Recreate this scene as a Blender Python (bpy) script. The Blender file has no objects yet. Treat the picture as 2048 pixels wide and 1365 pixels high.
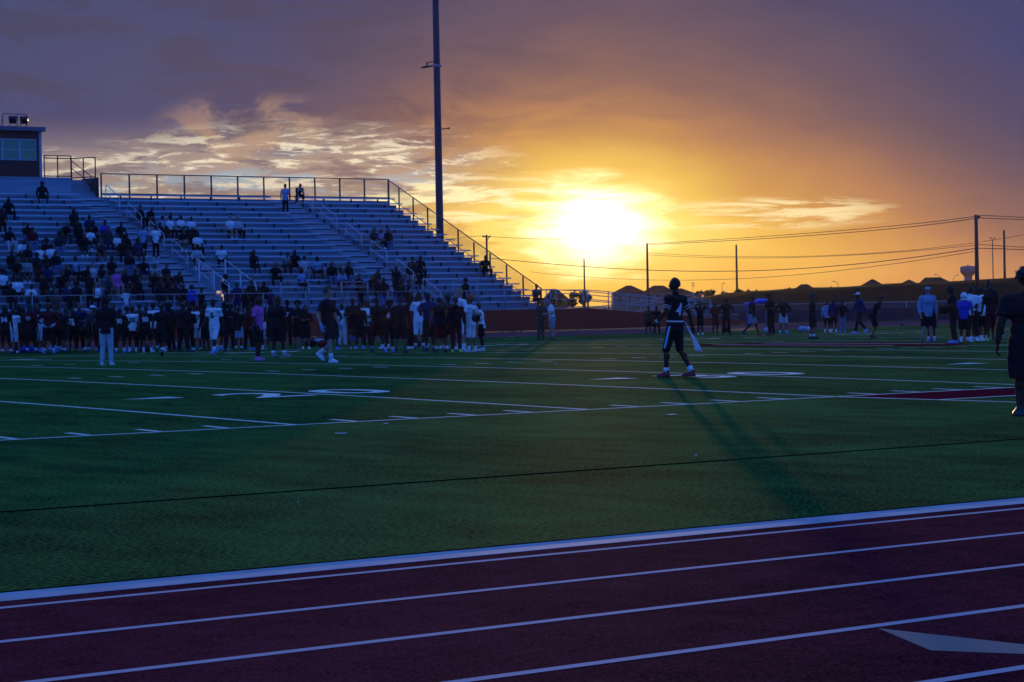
import bpy, bmesh, math, random
from mathutils import Vector, Matrix, Quaternion, noise
from mathutils.bvhtree import BVHTree
R = math.radians
random.seed(7)
scene = bpy.context.scene
COL = scene.collection

# ------------------------------------------------------------------ camera
CU, CV, CH = -14.2698, -24.5554, 1.4105
YAW, PIT, ROL, FPX = R(35.589), R(-0.85667), R(-1.07573), 4573.6
FWD = Vector((math.sin(YAW)*math.cos(PIT), math.cos(YAW)*math.cos(PIT), math.sin(PIT)))
RT0 = Vector((math.cos(YAW), -math.sin(YAW), 0)); UP0 = RT0.cross(FWD)
RT = math.cos(ROL)*RT0 + math.sin(ROL)*UP0
UP = -math.sin(ROL)*RT0 + math.cos(ROL)*UP0
O = Vector((CU, CV, CH))
CROWN = .005677*24.38
def gz(v):
    if 0 < v < 48.77:
        t = (v-24.385)/24.385
        return CROWN*(1-t*t)
    if v >= 48.77: return min(.12, (v-48.77)*.01)
    return 0.0
def ray(x, y): return FWD + RT*((x-1024)/FPX) - UP*((y-682.5)/FPX)
def GP(x, y):
    d = ray(x, y); t = 5.0
    while t < 400:
        P = O + d*t
        if P.z <= gz(P.y): return P
        t += .02
    return P
def AV(x, y, v):
    d = ray(x, y); return O + d*((v-CV)/d.y)
def AD(x, y, dist):
    d = ray(x, y); return O + d*(dist/math.hypot(d.x, d.y))
cam = bpy.data.cameras.new('camera'); co = bpy.data.objects.new('camera', cam); COL.objects.link(co)
M = Matrix((RT, UP, -FWD)).transposed().to_4x4(); M.translation = O
co.matrix_world = M
cam.sensor_width = 36; cam.lens = 36*FPX/2048; cam.clip_start = .1; cam.clip_end = 9000
scene.camera = co

# ------------------------------------------------------------------ materials
MC = {}
def srgb(c):
    return tuple((x/255/12.92 if x/255 <= .04045 else ((x/255+.055)/1.055)**2.4) for x in c)
def mat(name, col, rough=.6, metal=0, var=0, scale=5, bump=0, bscale=None, spec=.5, stretch=None, detail=5):
    if name in MC: return MC[name]
    m = bpy.data.materials.new(name); m.use_nodes = True; nt = m.node_tree
    b = nt.nodes['Principled BSDF']
    b.inputs['Base Color'].default_value = (*col, 1); b.inputs['Roughness'].default_value = rough
    b.inputs['Metallic'].default_value = metal; b.inputs['Specular IOR Level'].default_value = spec
    if var or bump:
        tc = nt.nodes.new('ShaderNodeTexCoord'); mp = nt.nodes.new('ShaderNodeMapping')
        nt.links.new(tc.outputs['Object'], mp.inputs['Vector'])
        if stretch: mp.inputs['Scale'].default_value = stretch
        n = nt.nodes.new('ShaderNodeTexNoise'); n.inputs['Scale'].default_value = scale; n.inputs['Detail'].default_value = detail
        nt.links.new(mp.outputs[0], n.inputs['Vector'])
        if var:
            r = nt.nodes.new('ShaderNodeValToRGB')
            r.color_ramp.elements[0].position = .3; r.color_ramp.elements[1].position = .7
            r.color_ramp.elements[0].color = tuple(c*(1-var) for c in col)+(1,)
            r.color_ramp.elements[1].color = tuple(min(1, c*(1+var)) for c in col)+(1,)
            nt.links.new(n.outputs['Fac'], r.inputs[0]); nt.links.new(r.outputs[0], b.inputs['Base Color'])
        if bump:
            n2 = nt.nodes.new('ShaderNodeTexNoise'); n2.inputs['Scale'].default_value = bscale or scale
            n2.inputs['Detail'].default_value = 4
            nt.links.new(mp.outputs[0], n2.inputs['Vector'])
            bp = nt.nodes.new('ShaderNodeBump'); bp.inputs['Strength'].default_value = 1; bp.inputs['Distance'].default_value = bump
            nt.links.new(n2.outputs['Fac'], bp.inputs['Height']); nt.links.new(bp.outputs[0], b.inputs['Normal'])
    MC[name] = m
    return m
def fab(name, col):     # cloth
    return mat('cloth_'+name, col, .85, 0, .12, 9, .004, 40, .25)
ALU = mat('aluminium', (.55,.57,.61), .42, .35, .12, 1.5, stretch=(.3,6,6))
ALUD = mat('aluminium_deck', (.33,.37,.42), .55, .3, .18, 1.2, stretch=(.2,4,4))
GALV = mat('galvanised_steel', (.32,.33,.35), .4, .7, .1, 8)
DARKST = mat('dark_steel', (.05,.05,.06), .5, .3, .15, 4)
BRICK = mat('maroon_wall_paint', (.36,.05,.02), .9, 0, .2, 2.5, .004, 6, stretch=(1,1,6))
CONC = mat('concrete', (.42,.42,.42), .8, 0, .15, 3, .004)
WOOD = mat('pole_wood', (.08,.055,.04), .8, 0, .3, 3, .01)
WIREM = mat('cable_black', (.03,.03,.03), .6)
SKIN = {'dark': mat('skin_dark', (.085,.038,.022), .7, 0, .1, 12, spec=.12), 'mid': mat('skin_brown', (.20,.10,.06), .7, 0, .1, 12, spec=.15),
        'pale': mat('skin_light', (.46,.27,.19), .65, 0, .1, 12, spec=.2)}
HAIRM = {'black': mat('hair_black', (.012,.01,.01), .6, 0, .3, 60, .01, 90), 'brown': mat('hair_brown', (.09,.045,.02), .55, 0, .3, 60, .01, 90),
         'red': mat('hair_ginger', (.28,.07,.025), .55, 0, .3, 60, .01, 90), 'blond': mat('hair_blond', (.4,.27,.12), .5, 0, .3, 60, .01, 90)}
CL = {k: fab(k, v) for k, v in dict(black=(.012,.012,.014), charcoal=(.035,.036,.04), white=(.8,.8,.82), maroon=(.11,.012,.016), red=(.25,.02,.02),
      navy=(.015,.025,.09), royal=(.03,.06,.5), pink=(.62,.12,.42), grey=(.28,.29,.31), jeans=(.1,.16,.3), lightblue=(.24,.36,.52), teal=(.1,.3,.36),
      palegrey=(.45,.47,.5), brown=(.12,.08,.055), lavender=(.35,.22,.42)).items()}
EYEW = mat('eye_white', (.7,.7,.7), .3); EYEB = mat('eye_dark', (.02,.015,.01), .3)
SHOEM = {k: mat('shoe_'+k, v, .45, 0, .1, 20) for k, v in dict(white=(.75,.76,.8), black=(.02,.02,.022), darkred=(.28,.012,.02), pink=(.6,.13,.42), blue=(.15,.3,.7), grey=(.3,.31,.33), green=(.4,.8,.1)).items()}
PRINT = mat('white_print', (.8,.8,.82), .6); PRINTD = mat('dark_print', (.02,.02,.03), .6); CYAN = mat('pale_blue_trim', (.25,.6,.8), .6)
HELM = {'black': mat('helmet_black', (.02,.02,.022), .15), 'white': mat('helmet_white', (.75,.75,.78), .15)}

# ------------------------------------------------------------------ mesh helpers
def link(o):
    COL.objects.link(o); return o
def bobj(name, bm, m=None, parent=None, smooth=False):
    me = bpy.data.meshes.new(name); bm.to_mesh(me); bm.free()
    if m is not None:
        for mm in (m if isinstance(m, (list, tuple)) else [m]): me.materials.append(mm)
    if smooth:
        for p in me.polygons: p.use_smooth = True
    o = link(bpy.data.objects.new(name, me))
    if parent: o.parent = parent
    return o
def mobj(name, me, m=None, parent=None):
    o = link(bpy.data.objects.new(name, me))
    if m is not None:
        if not me.materials: me.materials.append(None)
        o.material_slots[0].link = 'OBJECT'; o.material_slots[0].material = m
    if parent: o.parent = parent
    return o
def empty(name, loc=(0,0,0), rz=0, label=None, cat=None, group=None, kind=None):
    o = bpy.data.objects.new(name, None); link(o); o.location = loc; o.rotation_euler = (0,0,rz)
    return tag(o, label, cat, group, kind)
def tag(o, label=None, cat=None, group=None, kind=None):
    if label: o['label'] = label
    if cat: o['category'] = cat
    if group: o['group'] = group
    if kind: o['kind'] = kind
    return o
def box(bm, x0, x1, y0, y1, z0, z1, mi=0):
    v = [bm.verts.new(p) for p in ((x0,y0,z0),(x1,y0,z0),(x1,y1,z0),(x0,y1,z0),(x0,y0,z1),(x1,y0,z1),(x1,y1,z1),(x0,y1,z1))]
    for f in ((0,3,2,1),(4,5,6,7),(0,1,5,4),(1,2,6,5),(2,3,7,6),(3,0,4,7)):
        fc = bm.faces.new([v[i] for i in f]); fc.material_index = mi
def frame_of(d):
    d = d.normalized(); a = Vector((0,0,1)) if abs(d.z) < .9 else Vector((1,0,0))
    s = d.cross(a).normalized(); return s, s.cross(d).normalized()
def tube(bm, a, b, ra, rb=None, n=8, mi=0, caps=True):
    a = Vector(a); b = Vector(b); rb = ra if rb is None else rb
    if (b-a).length < 1e-6: return
    s, t = frame_of(b-a); A = []; B = []
    for i in range(n):
        w = 2*math.pi*i/n; q = s*math.cos(w)+t*math.sin(w)
        A.append(bm.verts.new(a+q*ra)); B.append(bm.verts.new(b+q*rb))
    for i in range(n):
        f = bm.faces.new((A[i], A[(i+1)%n], B[(i+1)%n], B[i])); f.material_index = mi; f.smooth = n > 5
    if caps:
        f = bm.faces.new(A[::-1]); f.material_index = mi
        f = bm.faces.new(B); f.material_index = mi
def path(bm, pts, r, n=6, mi=0):
    for a, b in zip(pts, pts[1:]): tube(bm, a, b, r, r, n, mi)
def ball(bm, c, r, seg=10, rings=7, mi=0, rot=None):
    if not hasattr(r, '__len__'): r = (r, r, r)
    M_ = Matrix.Translation(c) @ (rot.to_4x4() if rot else Matrix()) @ Matrix.Diagonal((*r, 1))
    ret = bmesh.ops.create_uvsphere(bm, u_segments=seg, v_segments=rings, radius=1, matrix=M_)
    for v in ret['verts']:
        for f in v.link_faces: f.material_index = mi; f.smooth = True
def caps(bm, a, b, ra, rb=None, n=10):
    rb = ra if rb is None else rb
    tube(bm, a, b, ra, rb, n); ball(bm, Vector(a), ra, n, 7); ball(bm, Vector(b), rb, n, 7)
def loft(bm, rings, n=16, mi=0, closed=True):
    """rings: (centre, rx, ry) with axes x,y in the horizontal plane"""
    L = []
    for c, rx, ry in rings:
        L.append([bm.verts.new((c[0]+rx*math.cos(2*math.pi*i/n), c[1]+ry*math.sin(2*math.pi*i/n), c[2])) for i in range(n)])
    for A, B in zip(L, L[1:]):
        for i in range(n):
            f = bm.faces.new((A[i], A[(i+1)%n], B[(i+1)%n], B[i])); f.material_index = mi; f.smooth = True
    if closed:
        bm.faces.new(L[0][::-1]).material_index = mi; bm.faces.new(L[-1]).material_index = mi
def remesh(bm, vox, smooth=2, wrinkle=0, seed=0):
    me = bpy.data.meshes.new('t'); bm.to_mesh(me); bm.free()
    o = bpy.data.objects.new('t', me); link(o)
    md = o.modifiers.new('r', 'REMESH'); md.mode = 'VOXEL'; md.voxel_size = vox; md.use_smooth_shade = True
    if smooth:
        s = o.modifiers.new('s', 'SMOOTH'); s.factor = .5; s.iterations = smooth
    dg = bpy.context.evaluated_depsgraph_get(); dg.update()
    out = bpy.data.meshes.new_from_object(o.evaluated_get(dg)); out.name = 'body'
    bpy.data.objects.remove(o); bpy.data.meshes.remove(me)
    if wrinkle:
        off = Vector((seed*3.1, seed*1.7, 0))
        ns = [v.normal.copy() for v in out.vertices]
        for v, nn in zip(out.vertices, ns):
            p = v.co
            v.co = p + nn*(wrinkle*(noise.noise(Vector((p.x*9, p.y*9, p.z*14))+off)))
    for p in out.polygons: p.use_smooth = True
    return out
def text_mesh(s, size, depth=.004, bold=0):
    cu = bpy.data.curves.new('t', 'FONT'); cu.body = s; cu.size = size; cu.align_x = 'CENTER'; cu.align_y = 'CENTER'
    cu.extrude = depth; cu.offset = bold; cu.resolution_u = 3
    o = bpy.data.objects.new('t', cu); link(o)
    dg = bpy.context.evaluated_depsgraph_get(); dg.update()
    me = bpy.data.meshes.new_from_object(o.evaluated_get(dg))
    bpy.data.objects.remove(o); bpy.data.curves.remove(cu)
    return me

# ------------------------------------------------------------------ node expression helper
class N:
    def __init__(s, nt, sock): s.nt = nt; s.s = sock
    def _m(s, op, *o):
        n = s.nt.nodes.new('ShaderNodeMath'); n.operation = op
        for i, a in enumerate((s,)+o):
            if isinstance(a, N): s.nt.links.new(a.s, n.inputs[i])
            else: n.inputs[i].default_value = float(a)
        return N(s.nt, n.outputs[0])
    def __add__(s, o): return s._m('ADD', o)
    __radd__ = __add__
    def __sub__(s, o): return s._m('SUBTRACT', o)
    def __rsub__(s, o): return s._m('MULTIPLY', -1)._m('ADD', o)
    def __mul__(s, o): return s._m('MULTIPLY', o)
    __rmul__ = __mul__
    def __truediv__(s, o): return s._m('DIVIDE', o)
    def __pow__(s, o): return s._m('POWER', o)
    def f(s, op, *o): return s._m(op, *o)
    def step(s, a, b):     # smoothstep
        n = s.nt.nodes.new('ShaderNodeMapRange'); n.interpolation_type = 'SMOOTHSTEP'
        s.nt.links.new(s.s, n.inputs['Value']); n.inputs['From Min'].default_value = a; n.inputs['From Max'].default_value = b
        if a > b:
            n.inputs['From Min'].default_value = b; n.inputs['From Max'].default_value = a
            n.inputs['To Min'].default_value = 1; n.inputs['To Max'].default_value = 0
        return N(s.nt, n.outputs['Result'])
def nmix(nt, fac, a, b):
    n = nt.nodes.new('ShaderNodeMix'); n.data_type = 'RGBA'; n.clamp_factor = True
    for k, x in (('Factor', fac), ('A', a), ('B', b)):
        idx = {'Factor': 0, 'A': 6, 'B': 7}[k]
        if isinstance(x, N): nt.links.new(x.s, n.inputs[idx])
        elif hasattr(x, 'default_value'): nt.links.new(x, n.inputs[idx])
        elif isinstance(x, (int, float)): n.inputs[idx].default_value = x
        else: n.inputs[idx].default_value = (*x, 1)
    return n.outputs[2]
def ramp(nt, x, stops, interp='LINEAR'):
    n = nt.nodes.new('ShaderNodeValToRGB'); n.color_ramp.interpolation = interp
    e = n.color_ramp.elements
    while len(e) < len(stops): e.new(.5)
    for i, (p, c) in enumerate(stops): e[i].position = p; e[i].color = (*c, 1)
    nt.links.new(x.s, n.inputs[0]); return n.outputs[0]

# ------------------------------------------------------------------ world: dusk sky
SUN_AZ, SUN_EL = R(37.72), R(1.95)
w = bpy.data.worlds.new('World'); scene.world = w; w.use_nodes = True
nt = w.node_tree; nt.nodes.clear()
tc = nt.nodes.new('ShaderNodeTexCoord')
sp = nt.nodes.new('ShaderNodeSeparateXYZ'); nt.links.new(tc.outputs['Generated'], sp.inputs[0])
X, Y, Z = (N(nt, sp.outputs[i]) for i in range(3))
azr = X.f('ARCTAN2', Y)*57.29578 - math.degrees(SUN_AZ)          # azimuth from the sun, degrees to the right
el = Z.f('ARCSINE')*57.29578
# wrap the azimuth into -180..180
azr = (azr+180.0+360.0).f('MODULO', 360.0) - 180.0
kx = el.step(-.8, 6.0)*.44 + .32 + azr.step(-5, -14)*.26 + azr.step(7, 14)*el.step(2.5, 7)*.22
da = azr*kx; de = el-1.75
d = (da*da+de*de*1.3).f('SQRT')
cmb = nt.nodes.new('ShaderNodeCombineXYZ')
nt.links.new(azr.s, cmb.inputs[0]); nt.links.new(el.s, cmb.inputs[1])
def nz(scale, sx, sy, detail=5, rough=.55, dist=0, off=0):
    mp = nt.nodes.new('ShaderNodeMapping'); mp.inputs['Scale'].default_value = (sx, sy, 1); mp.inputs['Location'].default_value = (off, off*.7, 0)
    nt.links.new(cmb.outputs[0], mp.inputs[0])
    n = nt.nodes.new('ShaderNodeTexNoise'); n.inputs['Scale'].default_value = scale; n.inputs['Detail'].default_value = detail
    n.inputs['Roughness'].default_value = rough; n.inputs['Distortion'].default_value = dist
    nt.links.new(mp.outputs[0], n.inputs['Vector']); return N(nt, n.outputs['Fac'])
veil = nz(1, .16, .45, 4, .5, .3, 3)
d2 = d + (veil-.5)*2.0
base = ramp(nt, (d2+.25+el.step(3, 8)*.2)/26.0, [(0, srgb((255,240,170))), (1.25/26, srgb((250,224,122))), (2.1/26, srgb((228,184,88))), (3.1/26, srgb((194,142,84))),
      (4.1/26, srgb((162,114,90))), (5.2/26, srgb((120,89,93))), (6.4/26, srgb((86,73,98))), (8.2/26, srgb((52,60,104))), (10.6/26, srgb((27,54,114))), (1, srgb((22,60,150)))])
base = nmix(nt, azr.step(-3.5, -12)*el.step(3.2, 5.8)*.9, base, srgb((54,68,112)))
base = nmix(nt, azr.step(6, 14)*el.step(3.5, 7.5)*.4, base, srgb((46,60,110)))
# horizon band stays orange
hb = el.step(2.4, .2)*azr.f('ABSOLUTE').step(16, 3)
base = nmix(nt, hb*.5, base, ramp(nt, azr.f('ABSOLUTE')/14.0, [(0, srgb((238,186,60))), (.3, srgb((218,158,70))), (.6, srgb((204,138,88))), (1, srgb((178,116,100)))]))
base = nmix(nt, nz(1, .3, 1.1, 7, .6, .6, 81).step(.44, .6)*el.step(3.0, 5.2)*(azr.step(1, -6)*.42+.16), base, srgb((54,56,90)))
base = nmix(nt, azr.step(-3.2, -8)*el.step(5.0, 3.0)*.85, base, srgb((176,160,148)))
# ragged bright cloud field, left of the sun
def bump2(ca, ce, ra, re):
    a = (azr-ca)/ra; e = (el-ce)/re
    return (a*a+e*e).step(1.0, .12)
cf = nz(1, .42, 1.7, 7, .55, .25, 0)
cf2 = nz(1, .66, 3.4, 9, .68, .3, 11)
lm = bump2(-7.4, 3.45, 6.4, 1.5).f('MAXIMUM', bump2(-12.2, 3.1, 4.6, 1.25)*.85)
warm = (azr+16)/14.0
skyblue = srgb((150,182,205)); cream = srgb((240,230,204)); peach = srgb((160,144,138)); slate = srgb((92,90,112))
lay = nmix(nt, cf.step(.40, .52), nmix(nt, el.step(4.2, 3.2), slate, skyblue), peach)
lay = nmix(nt, cf2.step(.50, .60), lay, cream)
lay = nmix(nt, nz(1, .45, 2.3, 7, .6, .6, 21).step(.53, .63)*el.step(2.2, 3.6), lay, slate)
base = nmix(nt, lm*.9*(cf2*1.2).step(.2, .7), base, lay)
pk = bump2(-8.6, 4.5, 2.8, 1.1)*nz(1, .7, 1.2, 6, .6, .6, 31).step(.42, .62)
base = nmix(nt, pk*.45, base, srgb((196,156,124)))
# low streaks near the sun
st = nz(1, .42, 3.6, 7, .6, .5, 41)
sm = bump2(-3.2, 2.65, 4.6, .75).f('MAXIMUM', bump2(4.4, 2.2, 3.6, .5)*.75)
base = nmix(nt, sm*st.step(.46, .58), base, srgb((255,240,185)))
base = nmix(nt, bump2(-4.5, 1.9, 5.0, .9)*nz(1, .5, 3.0, 6, .6, .5, 51).step(.52, .64)*.55, base, srgb((196,142,84)))
base = nmix(nt, bump2(5.2, 2.05, 3.0, .28)*nz(1, .8, 4.0, 6, .6, .5, 61).step(.5, .6)*.5, base, srgb((205,150,90)))
# the glare of the veiled sun
ga = azr; ge = el-(SUN_EL*57.29578)
gn = nz(1, .55, 2.6, 6, .6, .4, 71)
gd = (ga*ga*.50+ge*ge*1.0).f('SQRT') + (gn-.5)*1.5
core = gd.step(1.6, .0); halo = (gd*-1.15).f('EXPONENT')
sc_ = nt.nodes.new('ShaderNodeVectorMath'); sc_.operation = 'SCALE'; sc_.inputs[0].default_value = (1.0,.66,.24); nt.links.new((halo*.32).s, sc_.inputs['Scale'])
add1 = nt.nodes.new('ShaderNodeVectorMath'); add1.operation = 'ADD'; nt.links.new(base, add1.inputs[0]); nt.links.new(sc_.outputs[0], add1.inputs[1])
sc2 = nt.nodes.new('ShaderNodeVectorMath'); sc2.operation = 'SCALE'; sc2.inputs[0].default_value = (1.6,1.5,1.2); nt.links.new(core.s, sc2.inputs['Scale'])
add2 = nt.nodes.new('ShaderNodeVectorMath'); add2.operation = 'ADD'; nt.links.new(add1.outputs[0], add2.inputs[0]); nt.links.new(sc2.outputs[0], add2.inputs[1])
# clear blue dusk overhead and behind the camera
back = (azr.f('ABSOLUTE')).step(17, 42).f('MAXIMUM', el.step(9, 20))
BLUE = (.022,.18,1.0)
farsky = nmix(nt, el.step(22, 60), tuple(c*.92 for c in BLUE), (.095, .20, .62))
full = nmix(nt, back, add2.outputs[0], farsky)
bg = nt.nodes.new('ShaderNodeBackground'); nt.links.new(full, bg.inputs[0]); bg.inputs[1].default_value = 1
sk = nt.nodes.new('ShaderNodeTexSky'); sk.sky_type = 'NISHITA'; sk.sun_disc = False
sk.sun_elevation = SUN_EL; sk.sun_rotation = SUN_AZ
bg2 = nt.nodes.new('ShaderNodeBackground'); nt.links.new(sk.outputs[0], bg2.inputs[0]); bg2.inputs[1].default_value = .003
ad = nt.nodes.new('ShaderNodeAddShader'); nt.links.new(bg.outputs[0], ad.inputs[0]); nt.links.new(bg2.outputs[0], ad.inputs[1])
wo = nt.nodes.new('ShaderNodeOutputWorld'); nt.links.new(ad.outputs[0], wo.inputs[0])
w.cycles.sampling_method = 'MANUAL'; w.cycles.sample_map_resolution = 1024
sl = bpy.data.lights.new('sun', 'SUN'); so = bpy.data.objects.new('sun', sl); link(so)
sl.energy = 1.15; sl.angle = R(.5); sl.color = (1,.66,.2)
sd = Vector((math.sin(SUN_AZ)*math.cos(SUN_EL), math.cos(SUN_AZ)*math.cos(SUN_EL), math.sin(SUN_EL)))
so.rotation_euler = (-sd).to_track_quat('-Z', 'Y').to_euler()
scene.view_settings.view_transform = 'Standard'; scene.view_settings.look = 'None'
scene.view_settings.exposure = 0; scene.view_settings.gamma = 1
scene.cycles.use_denoising = True
scene.cycles.max_bounces = 5; scene.cycles.transparent_max_bounces = 8
scene.cycles.caustics_reflective = False; scene.cycles.caustics_refractive = False

# ------------------------------------------------------------------ air
bm = bmesh.new(); box(bm, -900, 2600, -400, 2400, -1.4, 48)
hz = bobj('haze', bm); tag(hz, kind='stuff'); hm_ = bpy.data.materials.new('haze'); hm_.use_nodes = True; hm_.node_tree.nodes.clear()
pv_ = hm_.node_tree.nodes.new('ShaderNodeVolumePrincipled'); ho_ = hm_.node_tree.nodes.new('ShaderNodeOutputMaterial')
pv_.inputs['Density'].default_value = .00004; pv_.inputs['Anisotropy'].default_value = .7; pv_.inputs['Color'].default_value = (1,.72,.42,1)
hm_.node_tree.links.new(pv_.outputs[0], ho_.inputs['Volume']); hz.data.materials.append(hm_)
# ------------------------------------------------------------------ ground sheets
def sheet(name, u0, u1, vs, z, m, nu=1):
    """strip running along the field, following the ground profile across it"""
    bm = bmesh.new(); rows = []
    for v in vs:
        rows.append([bm.verts.new((u0+(u1-u0)*i/nu, v, gz(v)+z)) for i in range(nu+1)])
    for A, B in zip(rows, rows[1:]):
        for i in range(nu): bm.faces.new((A[i], A[i+1], B[i+1], B[i]))
    return bobj(name, bm, m)
VS = [-13.5, -6, 0] + [48.77*i/24 for i in range(1, 25)] + [51, 54, 57]
FIELDV = [0]+[48.77*i/24 for i in range(1, 25)]
def ground_mat(name, c1, c2, sc, bumpd, rough=.75, fine=140, spec=.4, stretch=(1,1,1), sheen=0, streak=None, gloss=0, lohi=(.38,.62)):
    m = bpy.data.materials.new(name); m.use_nodes = True; t = m.node_tree; b = t.nodes['Principled BSDF']
    tc = t.nodes.new('ShaderNodeTexCoord')
    def nn(s, det, st=(1,1,1)):
        mp = t.nodes.new('ShaderNodeMapping'); mp.inputs['Scale'].default_value = st; t.links.new(tc.outputs['Object'], mp.inputs[0])
        n = t.nodes.new('ShaderNodeTexNoise'); n.inputs['Scale'].default_value = s; n.inputs['Detail'].default_value = det; n.inputs['Roughness'].default_value = .65
        t.links.new(mp.outputs[0], n.inputs[0]); return N(t, n.outputs['Fac'])
    big = nn(sc, 5, stretch); fi = nn(fine, 6)
    mid = nn(sc*9, 5, streak or stretch)
    x = big*.2+mid*.17+fi*.63
    t.links.new(ramp(t, x, [(lohi[0], c1), (lohi[1], c2)]), b.inputs['Base Color'])
    b.inputs['Roughness'].default_value = rough; b.inputs['Specular IOR Level'].default_value = spec
    if sheen:
        b.inputs['Sheen Weight'].default_value = sheen; b.inputs['Sheen Roughness'].default_value = .4
    bp = t.nodes.new('ShaderNodeBump'); bp.inputs['Distance'].default_value = bumpd; bp.inputs['Strength'].default_value = 1
    t.links.new((fi*.7+mid*.3).s, bp.inputs['Height']); t.links.new(bp.outputs[0], b.inputs['Normal'])
    if gloss:
        b2 = t.nodes.new('ShaderNodeBsdfPrincipled'); b2.inputs['Roughness'].default_value = .8; b2.inputs['Specular IOR Level'].default_value = .3
        for k in ('Base Color', 'Normal'): t.links.new(b.inputs[k].links[0].from_socket, b2.inputs[k])
        mx = t.nodes.new('ShaderNodeMixShader'); mx.inputs[0].default_value = gloss
        t.links.new(b.outputs[0], mx.inputs[1]); t.links.new(b2.outputs[0], mx.inputs[2])
        t.links.new(mx.outputs[0], t.nodes['Material Output'].inputs['Surface'])
    return m
TURF = ground_mat('turf', (.004,.012,.003), (.062,.215,.040), .22, .010, .9, 30, 0, streak=(1,.3,1), gloss=.12, lohi=(.43,.58))
TRACK = ground_mat('track_rubber', (.030,.004,.007), (.24,.036,.040), .35, .002, .7, 70, 0.0, gloss=.045, lohi=(.40,.60))
TRACKF = ground_mat('track_rubber_far', (.10,.03,.035), (.19,.06,.06), .5, .002, .9, 80, .08)
DIRT = ground_mat('dry_grass', (.09,.075,.04), (.17,.13,.07), .05, .01, 1, 6, .03)
def worn(name, dark, paint, fine, lo=.30, hi=.40):
    m = ground_mat(name, dark, paint, .9, .001, .9, fine, .05)
    for n in m.node_tree.nodes:
        if n.type == 'VALTORGB': n.color_ramp.elements[0].position = lo; n.color_ramp.elements[1].position = hi
    return m
LINE = worn('line_paint', (.03,.14,.04), (.74,.80,.62), 45)
LINET = worn('track_line_paint', (.18,.09,.09), (.64,.45,.43), 120, .30, .40)
MARO = mat('maroon_turf', (.15,.010,.02), 1, 0, .2, 12, spec=0)
DKLINE = mat('dark_line', (.002,.004,.004), 1, spec=0)
g = sheet('ground', -2600, 3600, [-300, -60, 48, 60, 150, 400, 4200], -.03, DIRT); tag(g, kind='structure')
for v in g.data.vertices: pass
trk = sheet('track', -160, 200, [-32, -13.45, -13.4], -.008, TRACK); tag(trk, kind='structure')
ftr = sheet('far_track', -60, 120, [56.6, 60, 62, 72.2], -.004, TRACKF); tag(ftr, kind='structure')
tf = sheet('turf', -90, 140, VS, 0, TURF, 1); tag(tf, kind='structure')
curb = bmesh.new(); box(curb, -90, 140, -13.82, -13.5, -.1, -.0062); c_ = bobj('track_kerb', curb, CONC); tag(c_, kind='structure')
def strip_quad(bm, P, z=.0015):
    bm.faces.new([bm.verts.new((p[0], p[1], gz(p[1])+z)) for p in P])
# track lines
bm = bmesh.new()
for k, v in enumerate((-14.06, -15.15, -16.27, -17.38, -18.57, -19.66, -20.76, -21.86, -22.96)):
    strip_quad(bm, [(-160, v-.035), (200, v-.035), (200, v+.035), (-160, v+.035)], -.0068)
tag(bobj('track_lane_lines', bm, LINET), kind='structure')
bm = bmesh.new()
strip_quad(bm, [(-7.16,-18.24), (-7.33,-18.40), (-7.56,-18.04), (-7.27,-17.45)][::-1], -.0062)
strip_quad(bm, [(-7.16,-18.24), (-6.2,-18.47), (-6.2,-18.52), (-7.33,-18.40)][::-1], -.0065)
tag(bobj('track_marking', bm, worn('worn_grey_paint', (.16,.08,.06), (.36,.24,.18), 60)), kind='structure')
# thin near-black strip across the near turf
bm = bmesh.new(); strip_quad(bm, [(-90,-9.06), (140,-9.03), (140,-8.95), (-90,-8.97)]); tag(bobj('turf_dark_line', bm, DKLINE), kind='structure')
# field lines
bm = bmesh.new()
def cross_line(u, v0, v1, wd=.05):
    n = max(1, int((v1-v0)/2.1)); vs = [v0+(v1-v0)*i/n for i in range(n+1)]
    for a, b in zip(vs, vs[1:]): strip_quad(bm, [(u-wd, a), (u+wd, a), (u+wd, b), (u-wd, b)])
YD = .9144
strip_quad(bm, [(-60,-.05), (120,-.05), (120,.05), (-60,.05)], .0022)
strip_quad(bm, [(-60,48.72), (120,48.72), (120,48.82), (-60,48.82)], .0022)
for k in range(-15, 86):
    u = k*YD
    if k % 5 == 0: cross_line(u, 0.06, 48.7)
    else:
        for v0, v1 in ((.1,.7), (48.07,48.67), (18.0,18.6), (30.17,30.77)): cross_line(u, v0, v1)
for k in (10, 60):
    cross_line(k*YD, -9, -.06, .05) if k == 10 else None
# coaching box edge
strip_quad(bm, [(10*YD,-2.1), (55,-2.1), (55,-2.0), (10*YD,-2.0)], .0025)
tag(bobj('field_lines', bm, LINE), kind='structure')
bm = bmesh.new(); strip_quad(bm, [(10*YD+.05,-2.0), (55,-2.0), (55,-.05), (10*YD+.05,-.05)], .001); tag(bobj('team_area_strip', bm, MARO), kind='structure')
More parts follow.
